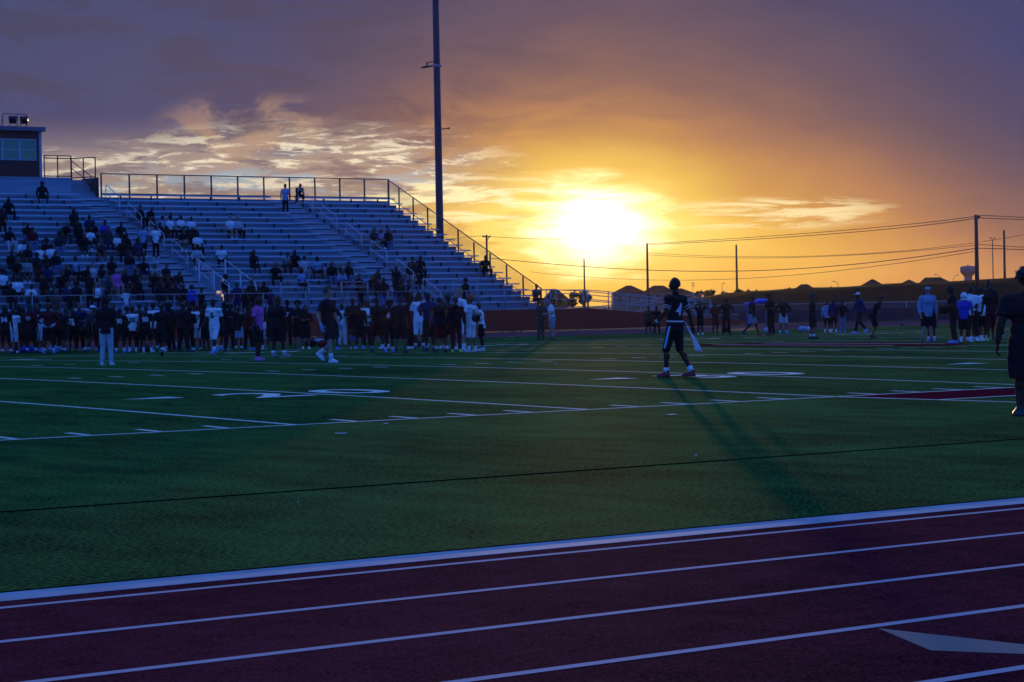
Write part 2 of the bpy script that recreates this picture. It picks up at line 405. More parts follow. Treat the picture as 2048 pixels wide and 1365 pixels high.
# field numbers
nb = bmesh.new()
def flat_text(s, u, v, size, flip=False, sx=1.0):
    me = text_mesh(s, size, 0, .03); b2 = bmesh.new(); b2.from_mesh(me); bpy.data.meshes.remove(me)
    c, s_ = (-1, 0) if flip else (1, 0)
    for q in b2.verts:
        x, y = q.co.x*sx*c, q.co.y*c
        q.co = Vector((u+x, v+y, gz(v+y)+.003))
    bmesh.ops.triangulate(b2, faces=b2.faces[:])
    me2 = bpy.data.meshes.new('t'); b2.to_mesh(me2); b2.free(); nb.from_mesh(me2); bpy.data.meshes.remove(me2)
for k, s in ((-5,'1'), (5,'2'), (15,'3'), (25,'4'), (35,'5'), (45,'4'), (55,'3'), (65,'2')):
    for v, fl in ((7.45, False), (41.3, True)):
        dd = .82
        flat_text(s, k*YD+(-dd if not fl else dd), v, 2.45, fl); flat_text('0', k*YD+(dd if not fl else -dd), v, 2.45, fl)
        if s != '5':
            e = -1 if k < 35 else 1; bu = k*YD+e*2.1; vv = v+(.55 if not fl else -.55)
            nb.faces.new([nb.verts.new((a, b, gz(b)+.003)) for a, b in ((bu, vv-.3), (bu, vv+.3), (bu+e*.95, vv))][::-e])
tag(bobj('yard_numbers', nb, LINE), kind='structure')
# midfield emblem: dark maroon oval ring with a plain bar
bm = bmesh.new()
def disc(cu, cv, ru, rv, z, n=40, inner=None):
    o = [bm.verts.new((cu+ru*math.cos(2*math.pi*i/n), cv+rv*math.sin(2*math.pi*i/n), 0)) for i in range(n)]
    for q in o: q.co.z = gz(q.co.y)+z
    c = bm.verts.new((cu, cv, gz(cv)+z))
    for i in range(n): bm.faces.new((o[i], o[(i+1)%n], c))
disc(32.0, 24.4, 2.2, 5.4, .009)
lo = bobj('midfield_emblem', bm, MARO); tag(lo, kind='structure')
bm = bmesh.new(); strip_quad(bm, [(30.9, 20.6), (31.1, 20.6), (31.1, 28.2), (30.9, 28.2)], .013); strip_quad(bm, [(32.9, 20.6), (33.1, 20.6), (33.1, 28.2), (32.9, 28.2)], .013)
tag(bobj('midfield_emblem_bars', bm, LINE), kind='structure')

# ------------------------------------------------------------------ hill and fields behind
HILL = ground_mat('crop_field', (.008,.014,.006), (.024,.028,.012), .12, .3, 1, 3, .03, stretch=(1,1,3))
def hill(name, pts, depth, m, base=-.1, rough=.25):
    """pts: (x, y, dist) pixel outline of the ridge, extruded back"""
    bm = bmesh.new(); rows = []
    for i, (x, y, ds) in enumerate(pts):
        P = AD(x, y, ds); dr = Vector((P.x-CU, P.y-CV, 0)).normalized()
        h = P.z
        col = []
        for k, (off, hh) in enumerate(((-depth*.9, base), (-depth*.5, base+(h-base)*.45), (-depth*.2, base+(h-base)*.85), (0, h), (depth, h*.97), (depth*3, h*.9))):
            q = P + dr*off; q.z = hh + (noise.noise(q*.11)*rough*(.4 if k in (3,4) else 1) if k else 0)
            col.append(bm.verts.new(q))
        rows.append(col)
    for A, B in zip(rows, rows[1:]):
        for j in range(len(A)-1): bm.faces.new((A[j], B[j], B[j+1], A[j+1]))
    for f in bm.faces: f.smooth = True
    return bobj(name, bm, m)
def dens(pts, step):
    out = []
    for (x0,y0,d0), (x1,y1,d1) in zip(pts, pts[1:]):
        n = max(1, int(abs(x1-x0)/step))
        for i in range(n):
            t = i/n; out.append((x0+(x1-x0)*t, y0+(y1-y0)*t, d0+(d1-d0)*t))
    out.append(pts[-1]); return out
h1 = hill('hill', dens([(1340,604,330),(1380,596,320),(1440,589,310),(1500,583,300),(1560,579,290),(1640,575,280),(1740,570,270),(1840,567,262),(1930,562,255),(2048,556,245),(2240,548,235),(2600,536,225)], 8), 60, HILL, -.1, .35)
tag(h1, kind='structure')

# tree-line tufts and small trees along the skyline
LEAF = mat('foliage_dusk', (.05,.07,.03), .8, 0, .4, 2)
def tree(x, y, ds, wpx, label, group='far trees on the skyline', seed=0):
    top = AD(x, y, ds); base = Vector((top.x, top.y, 0)); h = top.z
    rd = random.Random(seed*17+int(x)); wr = wpx/2/FPX*ds
    t = empty('tree', base, 0, label, 'tree', group)
    bm = bmesh.new(); tube(bm, (0,0,-.3), (0,0,h*.5), .05*h, .03*h, 7)
    for k in range(4):
        a = rd.uniform(0, 6.28); tube(bm, (0,0,h*.35), (math.cos(a)*wr*.5, math.sin(a)*wr*.5, h*.7), .02*h, .008*h, 5)
    bobj('trunk', bm, WOOD, t)
    bm = bmesh.new()
    lobes = [(rd.uniform(-.7,.7)*wr, rd.uniform(-.7,.7)*wr, h*rd.uniform(.35,.78), wr*rd.uniform(.3,.5)) for _ in range(9)]+[(0,0,h*.75,wr*.4)]
    for k in range(420):
        lx, ly, lz, lr = rd.choice(lobes)
        v = Vector((rd.gauss(0,1), rd.gauss(0,1), rd.gauss(0,1))).normalized()*lr*rd.uniform(.6,1.1)
        p = Vector((lx+v.x, ly+v.y, min(h, max(h*.08, lz+v.z*.9)))); s = h*rd.uniform(.035,.065)
        q = Quaternion((rd.gauss(0,1), rd.gauss(0,1), rd.gauss(0,1), rd.gauss(0,1))).normalized()
        bm.faces.new([bm.verts.new(p+q@Vector(c)*s) for c in ((-1,-.6,0),(1,-.6,0),(1,.6,0),(-1,.6,0))])
    bobj('crown', bm, LEAF, t)
    return t
tlx = [(1604,569,440,16,'left of the dark low house'),(1646,568,430,16,'right of the dark low house'),(1664,567,430,22,'above the trio by the lamp post'),(1692,566,420,18,'left of the pointed roof'),(1782,561,420,18,'right of the pointed roof'),(1916,557,400,12,'between the flat-ridged house and the water tower'),(1962,556,380,14,'right of the water tower'),(2028,552,380,20,'at the right end of the ridge')]
desc = ['round-topped', 'low spreading', 'lopsided', 'small bushy', 'broad flat-topped', 'ragged', 'narrow', 'squat']
tl = [(1113,579,420,34,'behind the right end of the bleachers railing'),(1167,575,430,30,'beside the utility pole left of the house roofs'),(1145,579,440,26,'between the two larger trees by the ramp'),
      (1398,577,520,22,'right of the floodlight mast'),(1420,576,520,24,'second right of the floodlight mast'),(1447,577,520,20,'under the small street lamp'),
      (1480,574,520,22,'right behind the middle utility pole'),(1497,573,520,20,'just right of the middle utility pole'),(1520,576,500,20,'left of the low dark roof ridge'),(1540,575,500,18,'next to the low dark roof ridge'),
      (1557,577,500,18,'on the crop field ridge'),(1572,570,480,20,'at the left foot of the dark house roof')]
for i, (x, y, ds, wp, l) in enumerate(tl+tlx):
    tree(x, y, ds, wp*1.05, f'{desc[i%8]} far tree silhouetted {l}', seed=i)

# ------------------------------------------------------------------ houses
ROOF = mat('roof_shingle', (.05,.04,.035), 1, 0, .2, 1.5, spec=.1); HWALL = mat('house_wall', (.2,.15,.12), .9, 0, .1, 1, spec=.1)
GLASSD = mat('window_glass_dark', (.03,.035,.05), .1)
def house(x0, x1, yt, ye, ds, label, ridge=(.35,.65), chim=None):
    A = AD(x0, ye, ds); B = AD(x1, ye, ds); T = AD((x0+x1)/2, yt, ds)
    w_ = (B-A).length; ang = math.atan2((B-A).y, (B-A).x); c = (A+B)/2
    t = empty('house', (c.x, c.y, 0), ang, label, 'house', 'houses on the skyline')
    he = (A.z+B.z)/2; ht = T.z; dp = w_*.45
    bm = bmesh.new(); box(bm, -w_*.46, w_*.46, -dp*.46, dp*.46, -.5, he); bobj('wall', bm, HWALL, t)
    bm = bmesh.new()
    e = [bm.verts.new(p) for p in ((-w_/2,-dp/2,he),(w_/2,-dp/2,he),(w_/2,dp/2,he),(-w_/2,dp/2,he))]
    r0 = bm.verts.new((-w_/2+w_*ridge[0],0,ht)); r1 = bm.verts.new((-w_/2+w_*ridge[1],0,ht))
    for f in ((e[0],e[1],r1,r0),(e[1],e[2],r1),(e[2],e[3],r0,r1),(e[3],e[0],r0),(e[3],e[2],e[1],e[0])): bm.faces.new(f)
    rf = bobj('roof', bm, ROOF, t)
    if chim is not None:
        bm = bmesh.new(); cx = -w_/2+w_*chim; box(bm, cx-.4, cx+.4, -.4, .4, he, ht+.9); bobj('chimney', bm, HWALL, rf)
    for k in (-.3, -.05, .22):
        bm = bmesh.new(); box(bm, w_*k, w_*k+w_*.08, -dp*.46-.05, -dp*.46+.02, he-1.9, he-.6); bobj('window', bm, GLASSD, t)
    return t
house(1222, 1296, 571.5, 587, 560, 'hazy brown house with long hipped roof left of the tall player', (.42,.55))
house(1284, 1350, 571.5, 585, 575, 'hazy house with pointed roof directly behind the tall player')
house(1340, 1392, 577, 588, 590, 'low house roof just right of the tall player', (.25,.45))
house(1084, 1140, 581, 600, 520, 'low hazy house behind the ramp railings at the end of the bleachers', (.3,.6))
house(1586, 1632, 569, 580, 430, 'dark low house on the ridge above the boy holding his arm out', (.35,.65))
house(1722, 1768, 559, 571, 420, 'dark pointed roof on the ridge between the lamp post and the visor coach', (.45,.55))
house(1800, 1836, 560, 568, 430, 'small dark roof left of the large flat-ridged house', (.45,.55))
house(1836, 1908, 555, 568, 420, 'large dark house with flat ridge left of the water tower', (.2,.62))

# ------------------------------------------------------------------ water tower
P = AD(1936, 532, 1100); base = Vector((P.x, P.y, 0)); H = P.z
t = empty('water_tower', base, 0, 'pale blue-white water tower with wide tank on the right skyline', 'water tower')
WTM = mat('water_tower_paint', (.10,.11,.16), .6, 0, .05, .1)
bm = bmesh.new(); s = 1100/FPX
loft(bm, [((0,0,-1),8.2*s,8.2*s), ((0,0,H-20*s),7.8*s,7.8*s)], 24); bobj('pedestal', bm, WTM, t)
bm = bmesh.new(); loft(bm, [((0,0,H-21*s),7.8*s,7.8*s), ((0,0,H-12.5*s),15.4*s,15.4*s), ((0,0,H-3*s),15.6*s,15.6*s), ((0,0,H-1*s),13*s,13*s), ((0,0,H),4*s,4*s)], 28)
tk = bobj('tank', bm, WTM, t)
bm = bmesh.new(); box(bm, -2*s, 2*s, -2*s, 2*s, H, H+1.3*s); bobj('vent_cap', bm, WTM, tk)

# ------------------------------------------------------------------ poles
def pole(x, yt, ds, wpx, label, name='utility_pole', arm=0, cat='utility pole', group='utility poles across the far field', m=None, ybase=None):
    T = AD(x, yt, ds); r = wpx/2/FPX*ds; B = Vector((T.x, T.y, 0))
    t = empty(name, B, -YAW, label, cat, group)
    bm = bmesh.new(); tube(bm, (0,0,-.5), (0,0,T.z), r*1.15, r*.75, 10); bobj('shaft', bm, m or WOOD, t)
    if arm:
        px = ds/FPX
        bm = bmesh.new(); tube(bm, (-2*px if arm > 0 else -8*px,0,T.z-4*px), (8*px,0,T.z-4*px), .5*r, .5*r, 6)
        tube(bm, (0,0,T.z-13*px), (6*px,0,T.z-4*px), .3*r, .3*r, 5); ca = bobj('crossarm', bm, m or WOOD, t)
        for q in (-7.5*px if arm < 0 else -1*px, 7*px):
            bm = bmesh.new(); tube(bm, (q,0,T.z-4*px), (q,0,T.z-.5*px), .5*r, .35*r, 6); bobj('insulator', bm, GALV, ca)
    return t
pole(1952, 430, 238, 8.5, 'thick dark utility pole with short side bracket at the right edge', arm=1)
pole(2008, 461, 330, 5, 'plain dark pole standing right of the double street lamp')
pole(1294, 487, 397, 5, 'bare utility pole just left of the tall player')
pole(1472.5, 490, 421, 4.5, 'bare utility pole rising from the middle of the crop field ridge')
pole(1168, 518, 521, 3.6, 'short distant pole below the sun glare')
pole(973, 470, 334, 5, 'utility pole with crossarm seen behind the end railing of the bleachers', arm=-1)
def lamp(x, yt, ds, wpx, label, heads, hx=6, hy=3, base_z=None):
    T = AD(x, yt, ds); px = ds/FPX; B = Vector((T.x, T.y, 0)); r = wpx/2*px
    t = empty('street_lamp', B, -YAW, label, 'street lamp', 'street lamps')
    bm = bmesh.new(); tube(bm, (0,0,-.3), (0,0,T.z-hy*2*px), r, r*.7, 8)
    for s in heads: path(bm, [(0,0,T.z-hy*2.2*px), (s*hx*.5*px,0,T.z-hy*.7*px), (s*hx*px,0,T.z)], r*.5, 5)
    bobj('lamp_post', bm, DARKST, t)
    for s in heads:
        bm = bmesh.new(); ball(bm, Vector((s*(hx+1.5)*px,0,T.z)), (2.2*px, 1.2*px, .9*px)); bobj('lamp_head', bm, DARKST, t)
lamp(1985, 476, 300, 2.4, 'double-headed street lamp between the thick pole and the plain pole', (-1,1), 3)
lamp(1676, 563, 92, 1.6, 'thin curved lamp post behind the people in blue hoodies', (-1,), 7, 2)
lamp(1444, 567, 480, 1.3, 'tiny lone street lamp on the skyline right of the floodlight mast', (1,), 2, 1)
lamp(1881, 549, 460, 1.2, 'tiny street lamp above the large flat-ridged house', (-1,), 9, 2)
lamp(1907, 551, 470, 1.2, 'tiny street lamp at the right end of the large flat-ridged house', (1,), 7, 2)
# floodlight mast far off
T = AD(1386, 565, 450); px = 450/FPX
t = empty('floodlight_mast', (T.x, T.y, 0), -YAW, 'distant floodlight mast with two lamp clusters right of the tall player', 'floodlight')
bm = bmesh.new(); tube(bm, (0,0,-.3), (0,0,T.z), .7*px, .5*px, 6); bobj('mast', bm, GALV, t)
for zz in (1.5, 6):
    bm = bmesh.new()
    for q in (-2, 0, 2): box(bm, (q-.8)*px, (q+.8)*px, -.6*px, .6*px, T.z-(zz+1.4)*px, T.z-zz*px)
    bobj('lamp_cluster', bm, DARKST, t)

# ------------------------------------------------------------------ overhead cables
def wire(pts, r, label, ds=None):
    """pts (x, y, dist) control points; each span hangs as a smooth sag between them"""
    P = [AD(*p) for p in pts]
    # quadratic through three points
    out = []
    n = 48
    for i in range(n+1):
        t = i/n
        if len(P) == 3:
            q = P[0]*((1-t)*(1-2*t)) + P[1]*(4*t*(1-t)) + P[2]*(t*(2*t-1))
        else: q = P[0].lerp(P[1], t)
        out.append(q)
    bm = bmesh.new(); path(bm, out, r, 4)
    o = bobj('power_line', bm, WIREM); tag(o, label, 'power line', 'overhead power lines')
W = .035
wire([(1294,488,397),(1640,465,300),(1951,433,238)], W*1.0, 'uppermost cable running from the pole by the tall player up to the thick pole')
wire([(1294,490,397),(1640,470,300),(1951,437,238)], W*1.1, 'second cable just below the uppermost one left of the thick pole')
wire([(1294,506,397),(1640,512,310),(2048,470,260)], W*.7, 'faint long cable crossing between the bare poles to the right edge')
wire([(1294,510,397),(1560,516,330),(1951,491,238)], W*.8, 'thin cable under the faint long one meeting the thick pole')
wire([(973,516,334),(1440,543,320),(1951,497,238)], W*1.25, 'thickest sagging cable crossing below the sun to the thick pole')
wire([(1060,544,400),(1420,560,340),(1951,503,238)], W*.8, 'lowest sagging cable nearest the house roofs')
wire([(973,473,334),(1040,477,350),(1130,480,380)], W*.9, 'short cable running right from the crossarm pole into the sun glare')
wire([(860,484,330),(920,476,332),(973,472,334)], W*.8, 'cable running left from the crossarm pole behind the bleachers railing')
wire([(1952,431,238),(2000,433,240),(2100,438,245)], W*1.0, 'upper cable leaving the thick pole to the right edge')
wire([(1952,436,238),(2000,438,240),(2100,442,245)], W*1.0, 'second cable leaving the thick pole to the right edge')
wire([(1953,489,238),(2000,492,240),(2100,498,245)], W*.9, 'middle cable right of the thick pole behind the double lamp')
wire([(1953,497,238),(2000,498,240),(2100,502,245)], W*1.1, 'thicker lower cable right of the thick pole behind the double lamp')
# ------------------------------------------------------------------ bleachers
def AU(x, y, u):
    d = ray(x, y); return O + d*((u-CU)/d.x)
RUN, RISE = .77, .326
def Vj(j): return 88.73-RUN*j
def Sj(j): return 7.90-RISE*j
def Dj(j): return Sj(j)-.43
UL, UR = 14.0, 58.25
A1, A2 = (38.35, 39.8), (50.1, 51.75)
PT = (39.86, 41.35); PJ = 14
bl = empty('bleachers', (UL, 72.2, .1), 0, 'long tiered aluminium bleachers with bench rows facing the football field', 'bleachers')
bl.location = (0,0,0)
def seatseg(u0, u1, j):
    bm = bmesh.new(); v, s = Vj(j), Sj(j)
    box(bm, u0, u1, v-.13, v+.12, s-.045, s)
    box(bm, u0, u1, v-.135, v-.12, s-.07, s-.003)
    n = max(1, int((u1-u0)/1.83)); off = (j*.0) % 1.83
    k = math.ceil((u0-UR)/1.83)
    while UR+k*1.83-.9 < u1-.1:
        u = UR+k*1.83-.9; k += 1
        if u < u0+.1: continue
        box(bm, u-.025, u+.025, v-.02, v+.08, s-.30, s-.045, 1)
    return bm
for j in range(20):
    segs = [(UL, A1[0]), (A1[1], A2[0]), (A2[1], UR+.22)]
    if j >= PJ: segs[1] = (PT[1]+.05, A2[0])
    for a, b in segs:
        o = bobj('bench', seatseg(a, b, j), [ALU, DARKST], bl)
    bm = bmesh.new(); v, dz = Vj(j), Dj(j)
    for a, b in ([(UL, UR)] if j < PJ else [(UL, PT[0]), (PT[1], UR)]):
        box(bm, a, b, v-.57, v+.2, dz-.04, dz)
        box(bm, a, b, v+.2, v+.225, dz-.0, dz+RISE-.045)
        box(bm, a, b, v-.60, v-.57, dz-.075, dz+.004)
    bobj('deck', bm, ALUD, bl)
for (a, b) in (A1, A2):
    bm = bmesh.new()
    for j in range(20):
        v, dz = Vj(j), Dj(j)
        box(bm, a+.06, b-.06, v-.17, v+.19, dz+.10, dz+.165)
        box(bm, a+.06, b-.06, v-.16, v-.14, dz+.004, dz+.10, 1)
    bobj('stair_steps', bm, [ALU, DARKST], bl)
for (a, b) in (A1, A2):
    u = b+.0
    for k in range(6):
        j0 = .25+3.3*k; j1 = j0+2.15
        pts = []
        bm = bmesh.new()
        v0, v1 = Vj(j0)-.2, Vj(j1)-.2; z0, z1 = Dj(j0)+.1, Dj(j1)+.1
        path(bm, [(u, v0, z0-.1), (u, v0, z0+.55), (u, v0-.08, z0+.9), (u, v1+.08, z1+.9), (u, v1, z1+.8), (u, v1, z1-.1)], .021)
        tube(bm, (u, v0, z0+.45), (u, v1, z1+.45), .018)
        bobj('handrail', bm, ALU, bl)
# portal: side walls, back header and its sloping guard rails
bm = bmesh.new()
for u in PT:
    vs = [(Vj(j)-.57, Dj(j)) for j in range(PJ, 20)]
    for j in range(PJ, 20):
        box(bm, u-.03, u+.03, Vj(j)-.57, Vj(j)+.2, .3, Dj(j)+.04)
box(bm, PT[0]+.04, PT[1]-.04, 78.2, 78.26, 2.5, 3.4); box(bm, PT[0]+.04, PT[1]-.04, 78.2, 78.26, .2, 2.2); box(bm, 40.45, 40.85, 78.1, 78.18, 2.1, 2.6)
bobj('portal_wall', bm, ALUD, bl)
for i, (u) in enumerate(PT):
    bm = bmesh.new(); v0, z0, v1, z1 = 77.95, 4.06, 74.87, 2.82
    tube(bm, (u, v0, z0), (u, v1, z1), .03); tube(bm, (u, v0, z0), (u, v0, 1.4), .045); tube(bm, (u, v1, z1), (u, v1, 1.3), .04)
    tube(bm, (u, (v0+v1)/2, (z0+z1)/2), (u, (v0+v1)/2, 1.4), .035)
    bobj('portal_rail', bm, ALU, bl)
bm = bmesh.new()
for z in (3.78, 3.4): tube(bm, (PT[0], 77.95, z), (PT[1], 77.95, z), .025)
bobj('portal_rail', bm, ALU, bl)
# supports
for u in [UL+.3+i*5.52 for i in range(9)]:
    bm = bmesh.new(); uu = min(u, UR-.15)
    if A1[1] < uu < PT[1]+.4: uu = 42.0
    for j in (1, 6, 11, 16): box(bm, uu-.1, uu+.1, Vj(j)-.1, Vj(j)+.1, 0, Dj(j)-.25)
    a, b = Vector((uu, Vj(0), Dj(0)-.25)), Vector((uu, Vj(19.3), Dj(19.3)-.2)); tube(bm, a, b, .12, .12, 4)
    bobj('support_frame', bm, DARKST, bl)
bm = bmesh.new(); box(bm, UL, UR+1.6, 72.16, Vj(19)-.6, 1.19, 1.262); bobj('walkway', bm, ALUD, bl)
def link_mesh(bm, P, Qx, Hh, pitch=.11, r=.0045):
    """chain link between P and P+Qx, of vertical height Hh; diagonals as slim wires"""
    L = Qx.length; n = int((L+Hh)/pitch); ux = Qx.normalized()
    def pt(s, z): return P + ux*s + Vector((0,0,1))*z + Vector((0,0,0))
    for k in range(n+1):
        c = k*pitch
        for sgn in (1, -1):
            s0, z0 = (c, 0) if c <= L else (L, c-L)
            s1, z1 = (c-Hh, Hh) if c-Hh >= 0 else (0, c)
            if sgn < 0: s0, s1 = L-s0, L-s1
            a, b = pt(s0, z0), pt(s1, z1)
            if (b-a).length > .02: tube(bm, a, b, r, r, 3, 0, False)
# back fence
px0, px1 = 39.85, UR+.02; vb, zb0, zb1 = 88.98, 7.95, 9.03
bf = empty('chain_link_fence', (px0, vb, 7.5), 0, 'dark chain-link guard fence along the top back edge of the bleachers', 'fence')
nb_ = 11; 
for i in range(nb_+1):
    bm = bmesh.new(); u = px0+(px1-px0)*i/nb_-px0; box(bm, u-.035, u+.035, -.035, .035, -.1, zb1-7.5); bobj('fence_post', bm, DARKST, bf)
for z in (zb0, zb1):
    bm = bmesh.new(); tube(bm, (0,0,z-7.5), (px1-px0,0,z-7.5), .028); bobj('fence_rail', bm, DARKST, bf)
bm = bmesh.new(); link_mesh(bm, Vector((0,0,zb0-7.5)), Vector((px1-px0,0,0)), zb1-zb0); bobj('wire_netting', bm, DARKST, bf)
# side guard
su = UR+.05
xs = [(776,360), (797.6,375), (826,397), (855,417), (885,440), (916,460), (947.7,485), (980,507), (1013,530), (1046,553), (1082,577)]
sg = empty('chain_link_fence', (su, 74, 1.3), 0, 'sloping chain-link guard rail down the right end of the bleachers', 'fence')
pv = [AU(x, y, su) for x, y in xs]
for i, P in enumerate(pv):
    j = (88.73-P.y)/RUN; zf = max(1.27, Dj(j)-.05)
    bm = bmesh.new(); box(bm, -.03, .03, P.y-74-.035, P.y-74+.035, zf-1.3, P.z-1.3); bobj('fence_post', bm, DARKST, sg)
bm = bmesh.new(); path(bm, [(0, p.y-74, p.z-1.3) for p in (pv[0], pv[-1])], .028); bobj('fence_rail', bm, DARKST, sg)
bm = bmesh.new(); path(bm, [(0, p.y-74, p.z-1.3-1.0) for p in (pv[0], pv[-1])], .02); bobj('fence_rail', bm, DARKST, sg)
bm = bmesh.new(); a, b = pv[-1], pv[0]; L = b-a; hh = 1.0; n = int(L.length/.11)
for k in range(n+1):
    for sgn in (1, -1):
        t0 = k/n; t1 = t0+sgn*hh/L.length
        f = 1.0
        if t1 < 0: f = t0/(t0-t1); t1 = 0
        if t1 > 1: f = (1-t0)/(t1-t0); t1 = 1
        p = a+L*t0-Vector((0,0,hh)); q = a+L*t1-Vector((0,0,hh*(1-f)))
        if (q-p).length > .02: tube(bm, (0, p.y-74, p.z-1.3), (0, q.y-74, q.z-1.3), .0045, .0045, 3, 0, False)
bobj('wire_netting', bm, DARKST, sg)

# front wall, walkway rail and ramp
WP = [(UL,1.265), (60.0,1.262), (61.3,1.15), (64.05,.95), (65.5,.87), (68.5,.57), (71.8,.28)]
bm = bmesh.new()
for (u0, z0), (u1, z1) in zip(WP, WP[1:]):
    q = [bm.verts.new(p) for p in ((u0,72,.16),(u1,72,.16),(u1,72,z1),(u0,72,z0),(u0,72.15,.16),(u1,72.15,.16),(u1,72.15,z1),(u0,72.15,z0))]
    for f in ((0,1,2,3),(5,4,7,6),(3,2,6,7),(1,0,4,5)): bm.faces.new([q[i] for i in f])
wl = bobj('brick_wall', bm, BRICK); tag(wl, 'long low maroon wall under the walkway rail in front of the bleachers', 'wall')
bm = bmesh.new()
k = UL
while k < 71:
    box(bm, k, k+.12, 72.02, 72.14, .1, .165); k += 1.22
bobj('wall_foot', bm, CONC, wl)
def railing(pts, heights, label, name='railing', mid=(1.0,.5), lead=2.4, r=.024, group=None, mats=GALV, drop=1.0):
    """pts: world (u, v, ztop)"""
    P0 = Vector(pts[0]); t = empty(name, P0-Vector((0,0,drop)), 0, label, 'railing', group)
    L = [Vector(p)-P0+Vector((0,0,drop)) for p in pts]
    for h in heights:
        bm = bmesh.new(); path(bm, [p-Vector((0,0,h)) for p in L], r); bobj('rail', bm, mats, t)
    tot = 0
    for a, b in zip(L, L[1:]):
        n = max(1, round((b-a).length/lead))
        for i in range(n):
            p = a.lerp(b, i/n); bm = bmesh.new(); tube(bm, p, p-Vector((0,0,drop)), r*1.2); bobj('post', bm, mats, t)
    bm = bmesh.new(); tube(bm, L[-1], L[-1]-Vector((0,0,drop)), r*1.2); bobj('post', bm, mats, t)
    return t
railing([(UL,72.1,2.33), (54.48,72.1,2.27), (59.86,72.1,2.24)], (0,.96), 'long pipe railing on top of the maroon wall in front of the bleachers')
railing([(59.95,72.1,2.23), (61.31,72.1,2.13), (65.3,72.1,1.72), (68.5,72.1,1.45)], (0,.5,.9), 'sloping pipe railing following the ramp wall down to the right', lead=1.5, drop=.98)
railing([(59.3,74.6,2.3), (61.5,74.6,2.2), (69.5,74.6,1.5)], (0,.18,.5), 'inner ramp railing descending behind the sloping wall railing', lead=1.8, drop=.95)
railing([(61.3,76.4,1.15), (66,76.4,1.5), (71.5,76.4,1.95)], (0,.17,.5,.7), 'rearmost ramp railing rising to the right behind the two boys', lead=1.8, drop=.95)
railing([(58.4,72.9,2.3), (58.4,74.6,2.3)], (0,.5), 'short railing closing the end of the bleachers walkway', lead=1.7)
railing([(66.75,72.6,1.62), (68.9,72.6,1.6)], (0,.75,.98), 'separate square rail frame standing right of the tall player', lead=2.15, drop=1.45, r=.03)
bm = bmesh.new(); q = [bm.verts.new(p) for p in ((60,72.2,1.24),(71.8,72.2,.26),(71.8,74.5,.26),(60,74.5,1.24))]; bm.faces.new(q)
q = [bm.verts.new(p) for p in ((60,72.2,1.16),(71.8,72.2,.18),(71.8,74.5,.18),(60,74.5,1.16))][::-1]; bm.faces.new(q)
tag(bobj('ramp', bm, CONC), 'sloping access ramp beside the right end of the bleachers', 'ramp')
for i, (a, b) in enumerate(((42.17,43.74), (45.66,47.2), (52.45,53.94))):
    railing([(a,73.8,2.82), (b,73.8,2.82)], (0,.27,.54,.8), ['square guard rail frame behind the two men in black','square guard rail frame behind the curly-haired boy walking in black','square guard rail frame beside the afro-haired person on the walkway'][i],
            lead=1.6, drop=1.5, r=.03, group='guard frames in front of the benches')

# ------------------------------------------------------------------ press box and its platform
pf = empty('press_platform', (UL, 89.4, 7.0), 0, 'raised aluminium platform carrying the press box at the top of the bleachers', 'platform')
bm = bmesh.new(); box(bm, 0, 38.3-UL, 0, .05, .45, 1.74); bobj('front_panel', bm, ALUD, pf)
bm = bmesh.new(); box(bm, 0, 38.3-UL, .0-.06, 4, 1.742, 1.80); bobj('deck', bm, ALUD, pf)
bm = bmesh.new()
for u in (1, 8, 15, 22.5):
    for v in (.4, 3.6): box(bm, u-.1, u+.1, v-.1, v+.1, -6.9, 1.74)
bobj('support_post', bm, DARKST, pf)
bm = bmesh.new(); su0 = A1[0]+.06-UL; su1 = A1[1]-UL
for i in range(8): box(bm, su0, su1-.02, -.4+i*.24, -.4+i*.24+.25, .47+i*.165, .47+(i+1)*.165-.02)
bobj('stair_steps', bm, [ALUD], pf)
bm = bmesh.new(); box(bm, su1-.02, su1+.02, -.2, 1.9, .45, 1.85); bobj('side_panel', bm, DARKST, pf)
railing([(36.8,89.5,9.98), (38.35,89.5,9.98)], (0,.14,1.1), 'square mesh railing between the press box and the top stairs', lead=.8, drop=1.2, r=.03, mats=DARKST)
railing([(38.42,89.6,9.85), (39.82,89.6,9.95)], (0,1.05), 'tall railing frame beside the top of the left stairway', lead=.75, drop=1.2, r=.03, mats=DARKST)
railing([(38.45,89.7,9.75), (39.2,88.9,8.9)], (0,.4), 'slanting handrail at the top of the left stairway', lead=3, drop=.9, r=.025, mats=DARKST)
bm = bmesh.new(); link_mesh(bm, Vector((0,0,0)), Vector((1.55,0,0)), 1.1)
t = bobj('wire_netting', bm, DARKST); t.location = (36.8,89.5,8.85); tag(t, 'chain-link infill panel beside the press box', 'netting')
pb = empty('press_box', (36.7, 89.6, 8.8), 0, 'dark press box with blue-framed windows at the upper left of the bleachers', 'press box')
SID = mat('press_box_siding', (.10,.022,.02), .7, 0, .2, 3, .003, 30, stretch=(1,1,8)); TRIM = mat('press_box_trim', (.4,.42,.5), .5)
bm = bmesh.new(); L0 = UL+6-36.7
zs0, zs1 = .89, 2.03
box(bm, L0, 0, 0, .12, 0, zs0); box(bm, L0, 0, 0, .12, zs1, 2.45); box(bm, -.28, 0, .002, .118, zs0, zs1); box(bm, -.12, 0, .12, 3.2, 0, 2.45); box(bm, L0, 0, 3.2, 3.3, 0, 2.45); box(bm, L0, L0+.12, .12, 3.2, 0, 2.45)
bobj('wall', bm, SID, pb)
bm = bmesh.new(); box(bm, -.13, .02, -.02, .1, 0, 2.45); bobj('corner_trim', bm, TRIM, pb)
bm = bmesh.new(); box(bm, L0-.2, .16, -.25, 3.5, 2.452, 2.68); bobj('roof', bm, mat('roof_fascia', (.12,.13,.18), .5, .2), pb)
